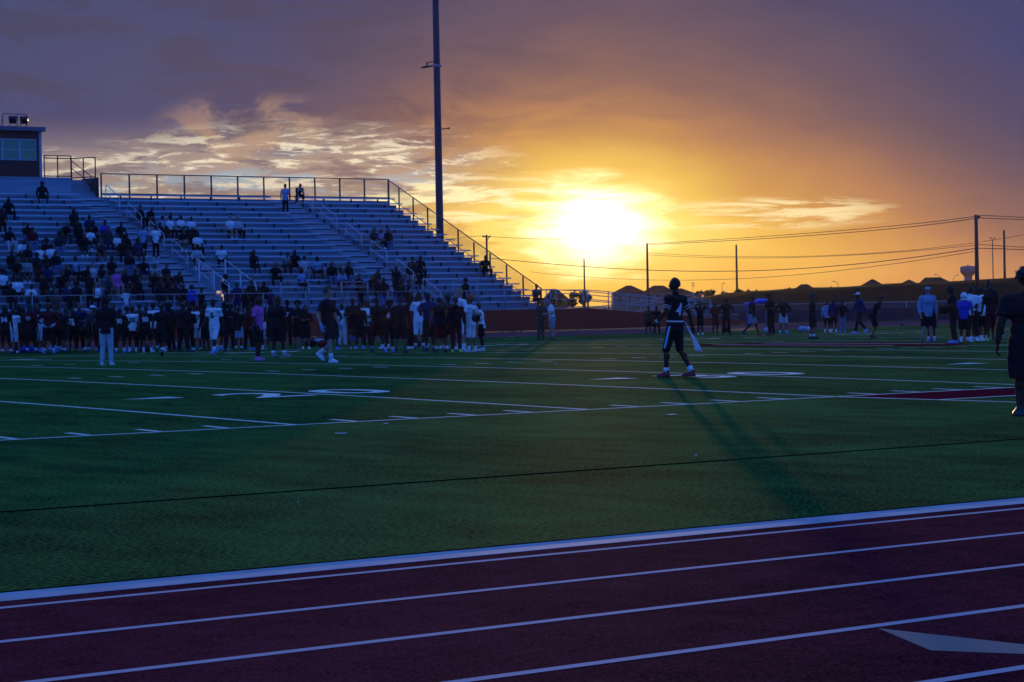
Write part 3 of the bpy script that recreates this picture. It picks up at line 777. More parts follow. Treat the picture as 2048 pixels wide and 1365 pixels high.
GL = bpy.data.materials.new('press_window_glass'); GL.use_nodes = True; b_ = GL.node_tree.nodes['Principled BSDF']
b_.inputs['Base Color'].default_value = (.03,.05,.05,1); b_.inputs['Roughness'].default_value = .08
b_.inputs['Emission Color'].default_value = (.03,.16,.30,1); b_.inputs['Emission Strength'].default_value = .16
k = -.30
while k > L0+1.4:
    f = bmesh.new(); a, c = k-.95, k
    box(f, a, c, -.03, .03, zs0, zs0+.05); box(f, a, c, -.03, .03, zs1-.05, zs1); box(f, a, a+.06, -.03, .03, zs0+.05, zs1-.05); box(f, c-.06, c, -.03, .03, zs0+.05, zs1-.05)
    box(f, a+.06, c-.06, -.02, .02, (zs0+zs1)/2-.02, (zs0+zs1)/2+.02)
    fo = bobj('window', f, TRIM, pb)
    g_ = bmesh.new(); box(g_, a+.06, c-.06, .035, .04, zs0+.05, zs1-.05); bobj('pane', g_, GL, fo)
    k -= .96
# equipment on the roof
rk = empty('equipment_frame', (34.8, 90.2, 11.48), 0, 'thin pipe frame holding two drum shapes on the press box roof', 'frame')
bm = bmesh.new()
path(bm, [(0,0,0), (0,0,.72), (1.35,0,.72), (1.35,0,0)], .022); tube(bm, (.85,0,0), (.85,0,.72), .02); tube(bm, (-.12,0,0), (0,0,.5), .015); tube(bm, (0,0,.0), (.0,1,.0), .02)
bobj('pipework', bm, DARKST, rk)
for i, u in enumerate((.55, 1.2)):
    t = empty('loudspeaker', (34.8+u, 90.15, 11.48), R(-12 if i else 10), ['black drum-shaped loudspeaker, left of the two on the press box roof', 'black drum-shaped loudspeaker, right of the two on the press box roof'][i], 'loudspeaker', 'loudspeakers on the press box roof')
    bm = bmesh.new(); loft(bm, [((0,0,.2),.16,.15), ((0,0,.26),.21,.2), ((0,0,.55),.25,.22), ((0,0,.6),.24,.2)], 14); bobj('cabinet', bm, HELM['black'], t)
    bm = bmesh.new(); tube(bm, (-.2,0,0), (-.2,0,.62), .014); tube(bm, (.2,0,0), (.2,0,.62), .014); bobj('bracket', bm, DARKST, t)

# ------------------------------------------------------------------ tall light pole behind the bleachers
T0 = AV(880, 470, 95)
lp = empty('light_pole', (T0.x, 95, .1), 0, 'massive dark steel stadium light pole behind the bleachers', 'light pole')
LPM = mat('light_pole_steel', (.06,.062,.075), .45, .6, .12, .6)
bm = bmesh.new(); loft(bm, [((0,0,-.1),.30,.30), ((0,0,6),.235,.235), ((0,0,21),.195,.195), ((0,0,33),.16,.16)], 20); bobj('shaft', bm, LPM, lp)
Pb = AV(865, 132, 95); zz = Pb.z-.1
bm = bmesh.new(); loft(bm, [((0,0,zz-.06),.235,.235), ((0,0,zz+.08),.235,.235)], 16); box(bm, .2, .36, -.06, .06, zz-.05, zz+.07); bobj('collar', bm, GALV, lp)
bm = bmesh.new(); a = Vector((-RT0.x*.2, -RT0.y*.2, zz)); e = Vector((-RT0.x, -RT0.y, 0))
tube(bm, a+Vector((0,0,.28)), a+e*.42+Vector((0,0,.2)), .03); tube(bm, a+e*.42+Vector((0,0,.25)), a+e*.42, .045)
fl = bobj('lamp_arm', bm, DARKST, lp)
bm = bmesh.new(); ball(bm, a+e*.42+Vector((0,0,-.03)), (.42,.2,.075), 14, 8, 0, Matrix.Rotation(-YAW, 3, 'Z') @ Matrix.Rotation(R(-8), 3, 'Y')); bobj('lamp_head', bm, mat('lamp_housing', (.12,.12,.14), .4, .5), fl)
Pb = AV(898, 260, 95); bm = bmesh.new(); tube(bm, (0,0,Pb.z-.1), (RT0.x*.68, RT0.y*.68, Pb.z-.05), .035); ball(bm, Vector((RT0.x*.68, RT0.y*.68, Pb.z-.05)), .07); bobj('side_bracket', bm, DARKST, lp)
for i in range(14):
    z = 8.5+i*1.4; bm = bmesh.new(); tube(bm, (RT0.x*.18, RT0.y*.18, z), (RT0.x*.29, RT0.y*.29, z), .012, .012, 5); bobj('step_bolt', bm, DARKST, lp)

# ------------------------------------------------------------------ right side: fence with windscreen, blue cover
wf = empty('windscreen_fence', (69.5, 76, .1), 0, 'long low chain-link fence with dark blue windscreen on the far right side', 'fence')
NAVY = mat('windscreen_mesh', (.03,.035,.05), .9, 0, .25, 1.2, .01, 3)
bm = bmesh.new(); box(bm, 4.5, 50, -.02, 0, .06, .80); bobj('windscreen', bm, NAVY, wf)
for k in range(20):
    bm = bmesh.new(); tube(bm, (k*2.6,.05,0), (k*2.6,.05,1.18), .03); bobj('fence_post', bm, GALV, wf)
for z in (1.17, .62):
    bm = bmesh.new(); tube(bm, (0,.05,z), (50,.05,z), .02); bobj('fence_rail', bm, GALV, wf)
bm = bmesh.new(); link_mesh(bm, Vector((0,.05,.05)), Vector((50,0,0)), 1.1, .16); bobj('wire_netting', bm, GALV, wf)
bm = bmesh.new(); strip = [(62,77.5),(140,77.5),(140,83),(62,83)]
f = bm.faces.new([bm.verts.new((a, b, .13)) for a, b in strip]); tag(bobj('service_road', bm, mat('gravel_road', (.2,.18,.18), .9, 0, .2, .6)), kind='structure')
# hedge-dark strip: earth bank in front of the crop field
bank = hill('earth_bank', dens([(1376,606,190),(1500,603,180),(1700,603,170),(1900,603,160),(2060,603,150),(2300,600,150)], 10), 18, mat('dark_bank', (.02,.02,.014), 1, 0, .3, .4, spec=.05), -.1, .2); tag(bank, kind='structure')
bc = empty('blue_canopy', AV(1516, 655, 66), -YAW, 'collapsed royal blue canopy cover sagging over two posts behind the walking people', 'canopy')
BLUEC = mat('blue_tarp', (.03,.08,.62), .45, 0, .2, 3, .01, 4)
bm = bmesh.new(); s_ = (66-CV)/FWD.y/FPX*math.cos(0)
def bp(x, y): return ((x-1516)*s_, (655-y)*s_)
for (x, y, rx, rz) in ((1523,599,17,6.2), (1508,601,8,4.5), (1535,598,8,5.5), (1493,604.5,6.5,4)):
    a, b = bp(x, y); ball(bm, Vector((a, 0, b)), (rx*s_, .35, rz*s_), 14, 9)
cme = remesh(bm, .03, 2, .03, 3); mobj('cover', cme, BLUEC, bc)
for x in (1495, 1537):
    a, b = bp(x, 604); bm = bmesh.new(); box(bm, a-.1, a+.1, -.08, .08, 0, b); bobj('post', bm, mat('post_pad_blue', (.06,.08,.2), .6), bc)
# ------------------------------------------------------------------ people
def head_bm(bm, MT, sc=1.0):
    nu, nv = 24, 18; G = []
    for j in range(nv+1):
        th = math.pi*j/nv; row = []
        for i in range(nu):
            ph = 2*math.pi*i/nu; x = math.sin(th)*math.sin(ph); y = math.sin(th)*math.cos(ph); z = math.cos(th)
            X_, Y_, Z_ = x*.077, y*.097, z*.118
            if z < 0:
                k = -z; X_ *= 1-.30*k*k; Y_ *= 1-.18*k
                if y > 0: Y_ += .014*k*(1-abs(x))
                else: Y_ += .02*k
            if y > .75 and abs(x) < .3:
                w_ = max(0, 1-abs(x)/.24)
                if -.34 < z < .12: Y_ += .026*w_*(1-abs(z+.24)/.36 if z < -.24+.36 else 0)
                if -.62 < z < -.42: Y_ += .006*w_
            if y > .6 and .02 < z < .18 and .22 < abs(x) < .62: Y_ -= .008
            if y > .6 and .18 < z < .34: Y_ += .005
            row.append(bm.verts.new(MT @ Vector((X_, Y_, Z_))))
        G.append(row)
    for j in range(nv):
        for i in range(nu):
            q = (G[j][i], G[j+1][i], G[j+1][(i+1) % nu], G[j][(i+1) % nu])
            f = bm.faces.new(q); f.smooth = True
    bmesh.ops.remove_doubles(bm, verts=[v for r in (G[0], G[-1]) for v in r], dist=1e-5)
    rot = MT.to_3x3()
    for s in (-1, 1):
        ball(bm, MT @ Vector((s*.078, -.008, -.012)), (.010, .020, .031), 8, 6, 0, rot)
        ball(bm, MT @ Vector((s*.031, .078, .014)), (.0135, .010, .0085), 8, 6, 1, rot)
        ball(bm, MT @ Vector((s*.031, .0855, .014)), (.0062, .004, .0062), 6, 5, 2, rot)
    ball(bm, MT @ Vector((0, .088, -.056)), (.024, .010, .0055), 8, 5, 2, rot)
def hand_bm(bm, wrist, d, side, curl=.5, big=1.0):
    """palm, four fingers with two bends each and a thumb leaving the side of the palm"""
    d = d.normalized(); inward = Vector((-side, 0, 0)); n = (inward-d*inward.dot(d))
    if n.length < .1: n = Vector((0,1,0))-d*d.y
    n.normalize(); a = d.cross(n).normalized()            # across the palm
    if a.y < 0: a = -a
    s = big; M3 = Matrix((a, d, n)).transposed()
    c = wrist + d*.045*s
    ball(bm, c, (.041*s, .052*s, .017*s), 10, 7, 0, M3)
    for k, (off, ln) in enumerate(((.030, .070), (.010, .080), (-.010, .074), (-.029, .058))):
        b = c + a*off*s + d*.040*s; d1 = (d+n*curl*.55).normalized(); p1 = b + d1*ln*.45*s
        d2 = (d+n*curl*1.6).normalized(); p2 = p1 + d2*ln*.32*s; d3 = (d*.6+n*curl*2.4).normalized(); p3 = p2 + d3*ln*.25*s
        tube(bm, b, p1, .0092*s, .0085*s, 6); tube(bm, p1, p2, .0085*s, .0078*s, 6); tube(bm, p2, p3, .0078*s, .0062*s, 6)
        ball(bm, p1, .0087*s, 6, 5); ball(bm, p2, .008*s, 6, 5); ball(bm, p3, .0065*s, 6, 5)
    b = c + a*.034*s - d*.012*s; p1 = b + (a*.8+d*.75+n*.35).normalized()*.038*s; p2 = p1 + (a*.35+d*.9+n*.5).normalized()*.03*s
    tube(bm, b, p1, .0115*s, .0098*s, 6); tube(bm, p1, p2, .0098*s, .0075*s, 6); ball(bm, p1, .0098*s, 6, 5); ball(bm, p2, .0076*s, 6, 5)
SH = (.185, 0, .455)
def A_(e, w): return (Vector(e), Vector(w))
STAND_LEGS = (((.10,.02,.49),(.12,-.03,.09),8,0), ((-.10,.02,.49),(-.12,-.03,.09),-8,0))
POSES = {
 'stand': dict(hz=.93, lean=0, arms=(A_((.25,-.03,.19),(.27,.04,-.06)), A_((-.25,-.03,.19),(-.27,.04,-.06))), legs=STAND_LEGS),
 'relax': dict(hz=.92, lean=3, arms=(A_((.26,-.02,.19),(.25,.10,-.03)), A_((-.26,-.05,.19),(-.29,-.02,-.05))), legs=(((.13,.05,.49),(.19,.04,.09),22,0), ((-.09,.01,.49),(-.10,-.04,.09),-6,0))),
 'hips': dict(hz=.93, lean=0, arms=(A_((.40,-.07,.24),(.20,.06,.07)), A_((-.40,-.07,.24),(-.20,.06,.07))), legs=(((.12,.02,.49),(.16,-.03,.09),15,0), ((-.12,.02,.49),(-.16,-.03,.09),-15,0))),
 'crossed': dict(hz=.93, lean=-2, arms=(A_((.27,.06,.22),(-.03,.21,.25)), A_((-.27,.06,.22),(.05,.23,.21))), legs=STAND_LEGS),
 'hold': dict(hz=.92, lean=6, arms=(A_((.25,.02,.20),(.10,.28,.20)), A_((-.25,.02,.20),(-.10,.28,.20))), legs=STAND_LEGS),
 'walk': dict(hz=.91, lean=4, arms=(A_((.25,.06,.20),(.25,.24,.05)), A_((-.25,-.10,.20),(-.27,-.10,-.05))), legs=(((.09,-.02,.50),(.10,-.34,.19),0,-30), ((-.09,.16,.50),(-.09,.26,.10),0,6))),
 'stride': dict(hz=.91, lean=3, arms=(A_((.26,-.08,.19),(.29,.03,-.03)), A_((-.26,.05,.19),(-.25,.18,-.01))), legs=(((.10,.13,.52),(.09,.16,.10),4,0), ((-.10,.12,.50),(-.11,-.26,.24),0,-42))),
 'raise': dict(hz=.93, lean=0, arms=(A_((.34,.04,.66),(.40,.02,.90)), A_((-.26,-.02,.19),(-.26,.08,-.04))), legs=(((.12,.02,.49),(.15,-.03,.09),10,0), ((-.12,.02,.49),(-.15,-.03,.09),-10,0))),
 'armout': dict(hz=.92, lean=2, arms=(A_((.44,.06,.42),(.66,.14,.40)), A_((-.26,.02,.20),(-.26,.12,-.02))), legs=(((.15,.03,.49),(.24,-.02,.09),20,0), ((-.13,.03,.49),(-.20,-.03,.09),-14,0))),
 'headarms': dict(hz=.93, lean=0, arms=(A_((.30,.10,.66),(.06,.02,.84)), A_((-.30,.10,.66),(-.06,.02,.84))), legs=STAND_LEGS),
 'bend': dict(hz=.86, lean=32, arms=(A_((.22,.14,.24),(.14,.26,.06)), A_((-.22,.14,.24),(-.14,.26,.06))), legs=(((.12,.16,.47),(.13,-.03,.09),8,0), ((-.12,.16,.47),(-.13,-.03,.09),-8,0))),
 'backhold': dict(hz=.93, lean=-2, arms=(A_((.27,.02,.22),(.12,.25,.32)), A_((-.26,-.05,.19),(-.27,.03,-.05))), legs=STAND_LEGS),
 'sit': dict(hz=.10, lean=6, arms=(A_((.24,.06,.18),(.15,.27,.06)), A_((-.24,.06,.18),(-.15,.27,.06))), legs=(((.13,.43,.09),(.12,.42,-.34),6,0), ((-.13,.43,.09),(-.12,.42,-.34),-6,0))),
 'sitlean': dict(hz=.10, lean=32, arms=(A_((.22,.20,.22),(.06,.40,.16)), A_((-.22,.20,.22),(-.06,.40,.16))), legs=(((.18,.42,.10),(.16,.38,-.34),14,0), ((-.18,.42,.10),(-.16,.38,-.34),-14,0))),
 'sitwide': dict(hz=.10, lean=14, arms=(A_((.30,.08,.20),(.26,.30,.10)), A_((-.30,.08,.20),(-.26,.30,.10))), legs=(((.24,.38,.10),(.20,.40,-.34),18,0), ((-.24,.38,.10),(-.22,.34,-.34),-18,0))),
 'sitcross': dict(hz=.10, lean=4, arms=(A_((.26,.08,.20),(-.02,.24,.20)), A_((-.26,.08,.20),(.04,.26,.16))), legs=(((.10,.43,.12),(.24,.50,-.20),10,0), ((-.10,.43,.08),(-.08,.40,-.34),0,0))),
 'hero4': dict(hz=.93, lean=-2, arms=(A_((.30,-.10,.22),(.36,-.13,-.03)), A_((-.29,.02,.22),(-.24,.24,.05))), legs=(((.10,-.02,.51),(.10,-.27,.10),-6,0), ((-.10,.13,.50),(-.11,.13,.09),-4,0)), hy=14),
}
KIN = {}
def kin(p):
    if p in KIN: return KIN[p]
    D = POSES[p]; T = Matrix.Translation((0, D.get('py', 0), D['hz'])) @ Matrix.Rotation(-R(D['lean']), 4, 'X')
    HM = T @ Matrix.Translation((0, .025, .705)) @ Matrix.Rotation(R(D['lean']*.75), 4, 'X') @ Matrix.Rotation(R(D.get('hy', 0)), 4, 'Z')
    arms = []
    for s, (e, w_) in zip((1, -1), D['arms']): arms.append((T @ Vector((SH[0]*s, SH[1], SH[2])), T @ e, T @ w_))
    legs = []
    for s, (k, a, fy, fp) in zip((1, -1), D['legs']): legs.append((T @ Vector((.09*s, 0, -.02)), Vector(k), Vector(a), fy, fp))
    KIN[p] = dict(T=T, H=HM, arms=arms, legs=legs); return KIN[p]
VOX = {'hero4': .010, 'stride': .012}
CB = {}
def cached(key, fn):
    if key not in CB: CB[key] = fn()
    return CB[key]
def body_mesh(p):
    K = kin(p); T = K['T']; r3 = T.to_3x3(); bm = bmesh.new()
    for c, r in (((0,0,.02),(.155,.115,.13)), ((0,.005,.18),(.135,.10,.16)), ((0,0,.35),(.165,.115,.17)), ((0,-.005,.42),(.18,.095,.09))): ball(bm, T @ Vector(c), r, 16, 10, 0, r3)
    tube(bm, T @ Vector((-.12,0,.45)), T @ Vector((.12,0,.45)), .07, .07, 10)
    caps(bm, T @ Vector((0,-.01,.48)), T @ Vector((0,.015,.64)), .062, .056)
    for s, e, w_ in K['arms']:
        caps(bm, s, e, .058, .043); caps(bm, e, w_, .044, .029); ball(bm, e.lerp(w_, .25), .047)
    for h, k, a, fy, fp in K['legs']:
        caps(bm, h, k, .09, .058); caps(bm, k, a, .055, .037); ball(bm, k.lerp(a, .3)+Vector((0,-.014,0)), .059)
        caps(bm, a, a+Matrix.Rotation(-R(fy), 3, 'Z') @ Matrix.Rotation(R(fp), 3, 'X') @ Vector((0,.12,-.05)), .034, .025)
    me = remesh(bm, VOX.get(p, .017), 3)
    bm = bmesh.new(); bm.from_mesh(me)
    head_bm(bm, K['H'])
    for i, (s, e, w_) in enumerate(K['arms']): hand_bm(bm, w_, w_-e, 1 if i == 0 else -1, .45)
    bm.to_mesh(me); bm.free(); me.materials.clear()
    for m_ in (None, EYEW, EYEB): me.materials.append(m_)
    for q in me.polygons: q.use_smooth = True
    return me
def shirt_mesh(p, kind):
    K = kin(p); T = K['T']; r3 = T.to_3x3(); bm = bmesh.new(); g = .022; pad = kind == 'jersey'
    sit = p.startswith('sit')
    for c, r in (((0,0,-.0 if not sit else .06),(.165+g*.6,.13,.11)), ((0,.0,.08),(.158+g,.122,.12)), ((0,.005,.2),(.148+g,.118,.15)), ((0,0,.35),(.17+g,.118+g,.165)), ((0,-.005,.42),(.185+g*.5,.10+g,.085))): ball(bm, T @ Vector(c), r, 18, 12, 0, r3)
    if pad:
        for s in (-1, 1): ball(bm, T @ Vector((s*.165,0,.47)), (.12,.13,.075), 14, 8, 0, r3)
        ball(bm, T @ Vector((0,0,.43)), (.2,.145,.1), 14, 8, 0, r3)
    tube(bm, T @ Vector((-.13,0,.455)), T @ Vector((.13,0,.455)), .083, .083, 12)
    caps(bm, T @ Vector((0,-.01,.46)), T @ Vector((0,0,.535)), .082, .07)
    for i, (s, e, w_) in enumerate(K['arms']):
        if kind == 'tank': ball(bm, s, .072); continue
        tube(bm, s, s.lerp(e, .72 if kind in ('tee','jersey') else 1), .076, .071 if kind in ('tee',) else (.062 if pad else .06), 12); ball(bm, s, .078)
        if kind in ('long','hoodie'):
            ball(bm, e, .061); tube(bm, e, e.lerp(w_, .93), .06, .043, 12)
    if kind == 'hoodie':
        ball(bm, T @ Vector((0,-.085,.52)), (.12,.075,.07), 12, 8, 0, r3)
    # hem
    if not sit:
        o = T @ Vector((0,0,-.10)); q = T @ Vector((0,0,.08)); 
        L = []
        for c, rx, ry in ((Vector((0,0,-.12)),.178,.142), (Vector((0,0,.0)),.176,.138), (Vector((0,0,.15)),.165,.125)): L.append((T @ c, rx, ry))
        loft(bm, L, 18)
    return remesh(bm, .014 if p in VOX else .017, 2, .012, hash(kind) % 7)
def pants_mesh(p, kind):
    K = kin(p); T = K['T']; r3 = T.to_3x3(); bm = bmesh.new()
    ball(bm, T @ Vector((0,0,.0)), (.172,.132,.125), 16, 10, 0, r3)
    for h, k, a, fy, fp in K['legs']:
        if kind == 'shorts':
            e = h.lerp(k, .93); tube(bm, h, e, .108, .108, 14); ball(bm, h, .108)
        elif kind == 'longshorts':
            e = h.lerp(k, 1.0)+(a-k)*.12; tube(bm, h, e, .112, .105, 14); ball(bm, h, .11)
        elif kind == 'tights':
            tube(bm, h, k, .103, .074, 14); ball(bm, h, .103); ball(bm, k, .074); tube(bm, k, k.lerp(a, .12), .071, .062, 12)
        else:
            tube(bm, h, k, .106, .078, 14); ball(bm, h, .106); ball(bm, k, .078); tube(bm, k, k.lerp(a, .98), .076, .062, 12)
    return remesh(bm, .014 if p in VOX else .017, 2, .010, 3)
def shoe_mesh():
    bm = bmesh.new()
    loft(bm, [((0,.06,.0),.043,.135), ((0,.06,.012),.047,.140), ((0,.06,.03),.046,.137), ((0,.052,.055),.042,.122), ((0,.03,.075),.038,.092), ((0,.0,.095),.037,.06), ((0,-.012,.12),.038,.048)], 18)
    me = bpy.data.meshes.new('shoe'); bm.to_mesh(me); bm.free(); me.materials.append(None); return me
def sock_mesh(p, i, ln):
    h, k, a, fy, fp = kin(p)['legs'][i]; bm = bmesh.new(); b = a.lerp(k, ln); tube(bm, a.lerp(k, -.02), b, .043, .053+.01*ln, 12)
    me = bpy.data.meshes.new('sock'); bm.to_mesh(me); bm.free(); me.materials.append(None); return me
def frizz(bm, c, r, n, s, sq=1.0, seed=1, lim=None):
    rd = random.Random(seed)
    for _ in range(n):
        v = Vector((rd.gauss(0,1), rd.gauss(0,1), rd.gauss(0,1))).normalized()
        if lim and not lim(v): continue
        p = Vector(c)+Vector((v.x*r[0], v.y*r[1], v.z*r[2]))*rd.uniform(.9,1.08)
        q = Quaternion((rd.gauss(0,1), rd.gauss(0,1), rd.gauss(0,1), rd.gauss(0,1))).normalized()
        bm.faces.new([bm.verts.new(p+q @ Vector(t)*s) for t in ((-1,-.4,0),(1,-.3,0),(.8,.4,0),(-.8,.3,0))])
def hair_mesh(style):
    bm = bmesh.new()
    def shell(c, r, yl, zl, nz_=0, sc=30):
        ret = bmesh.ops.create_uvsphere(bm, u_segments=22, v_segments=16, radius=1)
        kill = []
        for v in ret['verts']:
            d = v.co.copy()
            v.co = Vector(c)+Vector((d.x*r[0], d.y*r[1], d.z*r[2]))
            if nz_: v.co += d*nz_*noise.noise(v.co*sc)
            if d.y > yl and d.z < zl: kill.append(v)
            if d.z < -.55: kill.append(v)
        bmesh.ops.delete(bm, geom=list(set(kill)), context='VERTS')
    if style == 'short': shell((0,-.008,.012), (.083,.100,.118), .35, .62, .004); 
    elif style == 'fade': shell((0,-.010,.020), (.087,.104,.119), .3, .62, .006, 60)
    elif style == 'afro':
        shell((0,-.02,.05), (.135,.14,.135), .62, .3, .03, 22); frizz(bm, (0,-.02,.05), (.137,.142,.137), 420, .012, 1, 2, lambda v: not (v.y > .55 and v.z < .3) and v.z > -.6)
    elif style == 'curly':
        shell((0,-.005,.045), (.105,.118,.11), .5, .25, .03, 30); frizz(bm, (0,-.002,.045), (.108,.12,.113), 320, .013, 1, 4, lambda v: not (v.y > .5 and v.z < .25) and v.z > -.5)
    elif style == 'long':
        shell((0,-.012,.015), (.09,.106,.12), .35, .5, .004)
        loft(bm, [((0,-.07,.03),.085,.05), ((0,-.085,-.08),.095,.05), ((0,-.095,-.2),.10,.04), ((0,-.09,-.3),.07,.03)], 14)
    elif style == 'dreads':
        shell((0,-.008,.02), (.088,.104,.122), .35, .55, .01, 40)
        rd = random.Random(5)
        for k in range(34):
            a = rd.uniform(.9, 5.4)+math.pi; x, y = math.sin(a)*.085, math.cos(a)*.09-.02
            if y > .05: y = .05
            tube(bm, (x, y, .05), (x*1.2, y*1.15, -.1-rd.uniform(0,.09)), .012, .008, 5)
    elif style == 'bun':
        shell((0,-.008,.012), (.084,.101,.119), .35, .6, .003); ball(bm, Vector((0,-.06,.12)), .045)
    elif style == 'cap':
        shell((0,-.004,.022), (.086,.103,.112), 2, -.1); 
        bmesh.ops.delete(bm, geom=[v for v in bm.verts if v.co.z < .03], context='VERTS')
        box(bm, -.06, .06, .08, .165, .03, .04)
    elif style == 'visor':
        loft(bm, [((0,0,.03),.087,.104), ((0,0,.07),.082,.098)], 20, closed=False); box(bm, -.06, .06, .085, .16, .035, .045)
    elif style == 'helmet':
        ball(bm, Vector((0,-.01,.03)), (.125,.145,.14), 22, 16)
        bmesh.ops.delete(bm, geom=[v for v in bm.verts if (v.co.y > .055 and v.co.z < .07) or v.co.z < -.1], context='VERTS')
        for z in (-.03, -.07): path(bm, [(-.1,.07,z), (-.05,.15,z), (.05,.15,z), (.1,.07,z)], .007)
        tube(bm, (0,.155,.0), (0,.155,-.08), .006)
    elif style == 'hood':
        shell((0,-.015,.01), (.115,.125,.14), .6, .55); tube(bm, (0,-.02,-.09), (0,-.03,-.16), .1, .12, 14)
    me = bpy.data.meshes.new('hair'); bm.to_mesh(me); bm.free(); me.materials.append(None)
    for q in me.polygons: q.use_smooth = True
    return me
CLOTHN = {'tee':'shirt','long':'shirt','tank':'tank_top','jersey':'jersey','hoodie':'hoodie'}
def person(loc, rz, pose, top, tk, bot, bk, skin, hair, hc, shoe, sock, label, scale=1.0, group=None, wide=1.0, gloves=None, sl=.22, num=None, numc=PRINT, side='back', nsz=.24, slim=False):
    b = cached(('b', pose), lambda: body_mesh(pose))
    o = mobj('person', b, SKIN[skin]); o.location = loc; o.rotation_euler = (0, 0, rz); o.scale = (scale*wide, scale*wide, scale)
    tag(o, label, 'person', group)
    K = kin(pose)
    s = mobj(CLOTHN[tk], cached(('s', pose, tk), lambda: shirt_mesh(pose, tk)), CL[top], o)
    mobj('trousers' if bk == 'long' else ('football_trousers' if bk == 'tights' else 'shorts'), cached(('p', pose, bk), lambda: pants_mesh(pose, bk)), CL[bot], o)
    for i, (h, k, a, fy, fp) in enumerate(K['legs']):
        if sock: mobj('sock', cached(('k', pose, i, sl), lambda: sock_mesh(pose, i, sl)), CL[sock], o)
        sh = mobj('shoe', cached('shoe', shoe_mesh), SHOEM[shoe], o)
        Rm = Matrix.Rotation(-R(fy), 4, 'Z') @ Matrix.Rotation(R(fp), 4, 'X')
        sh.matrix_local = Matrix.Translation(a) @ Rm @ Matrix.Translation((0,0,-.09))
    if hair:
        hm = {'cap': CL.get(hc), 'visor': CL.get(hc), 'helmet': HELM.get(hc), 'hood': CL.get(hc)}.get(hair) or HAIRM.get(hc) or HAIRM['black']
        nm = {'cap':'cap','visor':'visor','helmet':'helmet','hood':'hood'}.get(hair, 'hair')
        hh = mobj(nm, cached(('h', hair), lambda: hair_mesh(hair)), hm, o); hh.matrix_local = K['H']
        if hair == 'visor': h2 = mobj('hair', cached(('h','long'), lambda: hair_mesh('long')), HAIRM['brown'], o); h2.matrix_local = K['H']
    if gloves:
        for i, (sh_, e, w_) in enumerate(K['arms']):
            bm = bmesh.new(); d = (w_-e).normalized(); hand_bm(bm, w_, d, 1 if i == 0 else -1, .45, 1.22); tube(bm, w_-d*.04, w_+d*.02, .035, .036, 10)
            bobj('glove', bm, CL[gloves], o, True)
    if num: put_text(s, K, num, numc, side, nsz)
    return o
def put_text(s, K, txt, m_, side, size, zc=.30, xc=0, sx=1.0, name='number'):
    me = text_mesh(txt, size, 0, .012*size/.24)
    bm = bmesh.new(); bm.from_mesh(me); bpy.data.meshes.remove(me)
    bmesh.ops.triangulate(bm, faces=bm.faces[:]); bmesh.ops.subdivide_edges(bm, edges=[e for e in bm.edges if e.calc_length() > .04], cuts=1)
    bv = BVHTree.FromPolygons([v.co for v in s.data.vertices], [tuple(p.vertices) for p in s.data.polygons])
    T = K['T']; sg = -1 if side == 'back' else 1
    dirn = (T.to_3x3() @ Vector((0, -sg, 0))).normalized()
    for v in bm.verts:
        x = v.co.x*sx+xc; p = T @ Vector((x if side == 'back' else -x, sg*.6, zc+v.co.y))
        hit = bv.ray_cast(p, dirn)
        v.co = (hit[0]-dirn*.006) if hit[0] else (T @ Vector((x if side == 'back' else -x, sg*.17, zc+v.co.y)))
    o = bobj(name, bm, m_, s); return o
def kid(o, *names):
    for c in bpy.data.objects:
        if c.parent == o and c.name.split('.')[0] in names: return c
def face_rz(face):
    d = -Vector((math.sin(YAW), math.cos(YAW), 0))*math.cos(R(face)) + RT0*math.sin(R(face))
    return math.atan2(-d.x, d.y)
def ground_person(x, yf, yh, face, pose, *a, nat=None, **k):
    P = GP(x, yf); ds = math.hypot(P.x-CU, P.y-CV); Tp = AD(x, yh, ds); H = Tp.z-P.z
    K = kin(pose); top = (K['H'] @ Vector((0,0,.125))).z
    sc = nat or H/top
    return person((P.x, P.y, P.z), face_rz(face), pose, *a, scale=sc, **k), P
# ------------------------------------------------------------------ the people on and beside the field
GS = 'players and coaches along the far sideline'; GR = 'people gathered at the right side of the field'; GH = 'huddle of people near the far sideline'
def gp(*a, **k): return ground_person(*a, **k)
# x, yfeet, yhead, face, pose, top, kind, bottom, kind, skin, hair, hairColour, shoe, sock, label
h4, P4 = gp(1352, 754.5, 557, -128, 'hero4', 'black','jersey','black','tights','dark','fade','black','darkred','white', 'tall player in black jersey number 4 standing alone on the field in red cleats', sl=.2)
K4 = kin('hero4'); s4 = kid(h4, 'jersey')
put_text(s4, K4, '4', PRINT, 'back', .28, .27, -.045, .72)
def limb_band(o, a, b, r, m_, name):
    bm = bmesh.new(); tube(bm, a, b, r, r, 14, caps=False); return bobj(name, bm, m_, o, True)
for i, (s, e, w_) in enumerate(K4['arms']):
    for t in (.50, .66): limb_band(s4, s.lerp(e, t), s.lerp(e, t+.035), .0745, PRINT, 'sleeve_stripe')
s_, e_, w_ = K4['arms'][1]; limb_band(h4, e_.lerp(w_, .80), e_.lerp(w_, .95), .036, PRINT, 'wristband')
T4 = K4['T']; bm = bmesh.new(); L = []
pm = kid(h4, 'football_trousers')
for i, (h, k, a, fy, fp) in enumerate(K4['legs']):
    bm = bmesh.new(); sx = 1 if i == 0 else -1; out = Vector((sx, -.15, 0)).normalized()
    q = []
    for t in [j/8 for j in range(9)]:
        c = h.lerp(k, t*.95+.0); rr = .107-.030*t
        for dy in (-.022, .022):
            dd = (out+Vector((0, dy/rr, 0))).normalized(); q.append(bm.verts.new(c+dd*(rr+.006)))
    for j in range(8): bm.faces.new((q[2*j], q[2*j+1], q[2*j+3], q[2*j+2]))
    bobj('side_stripe', bm, CYAN, pm)
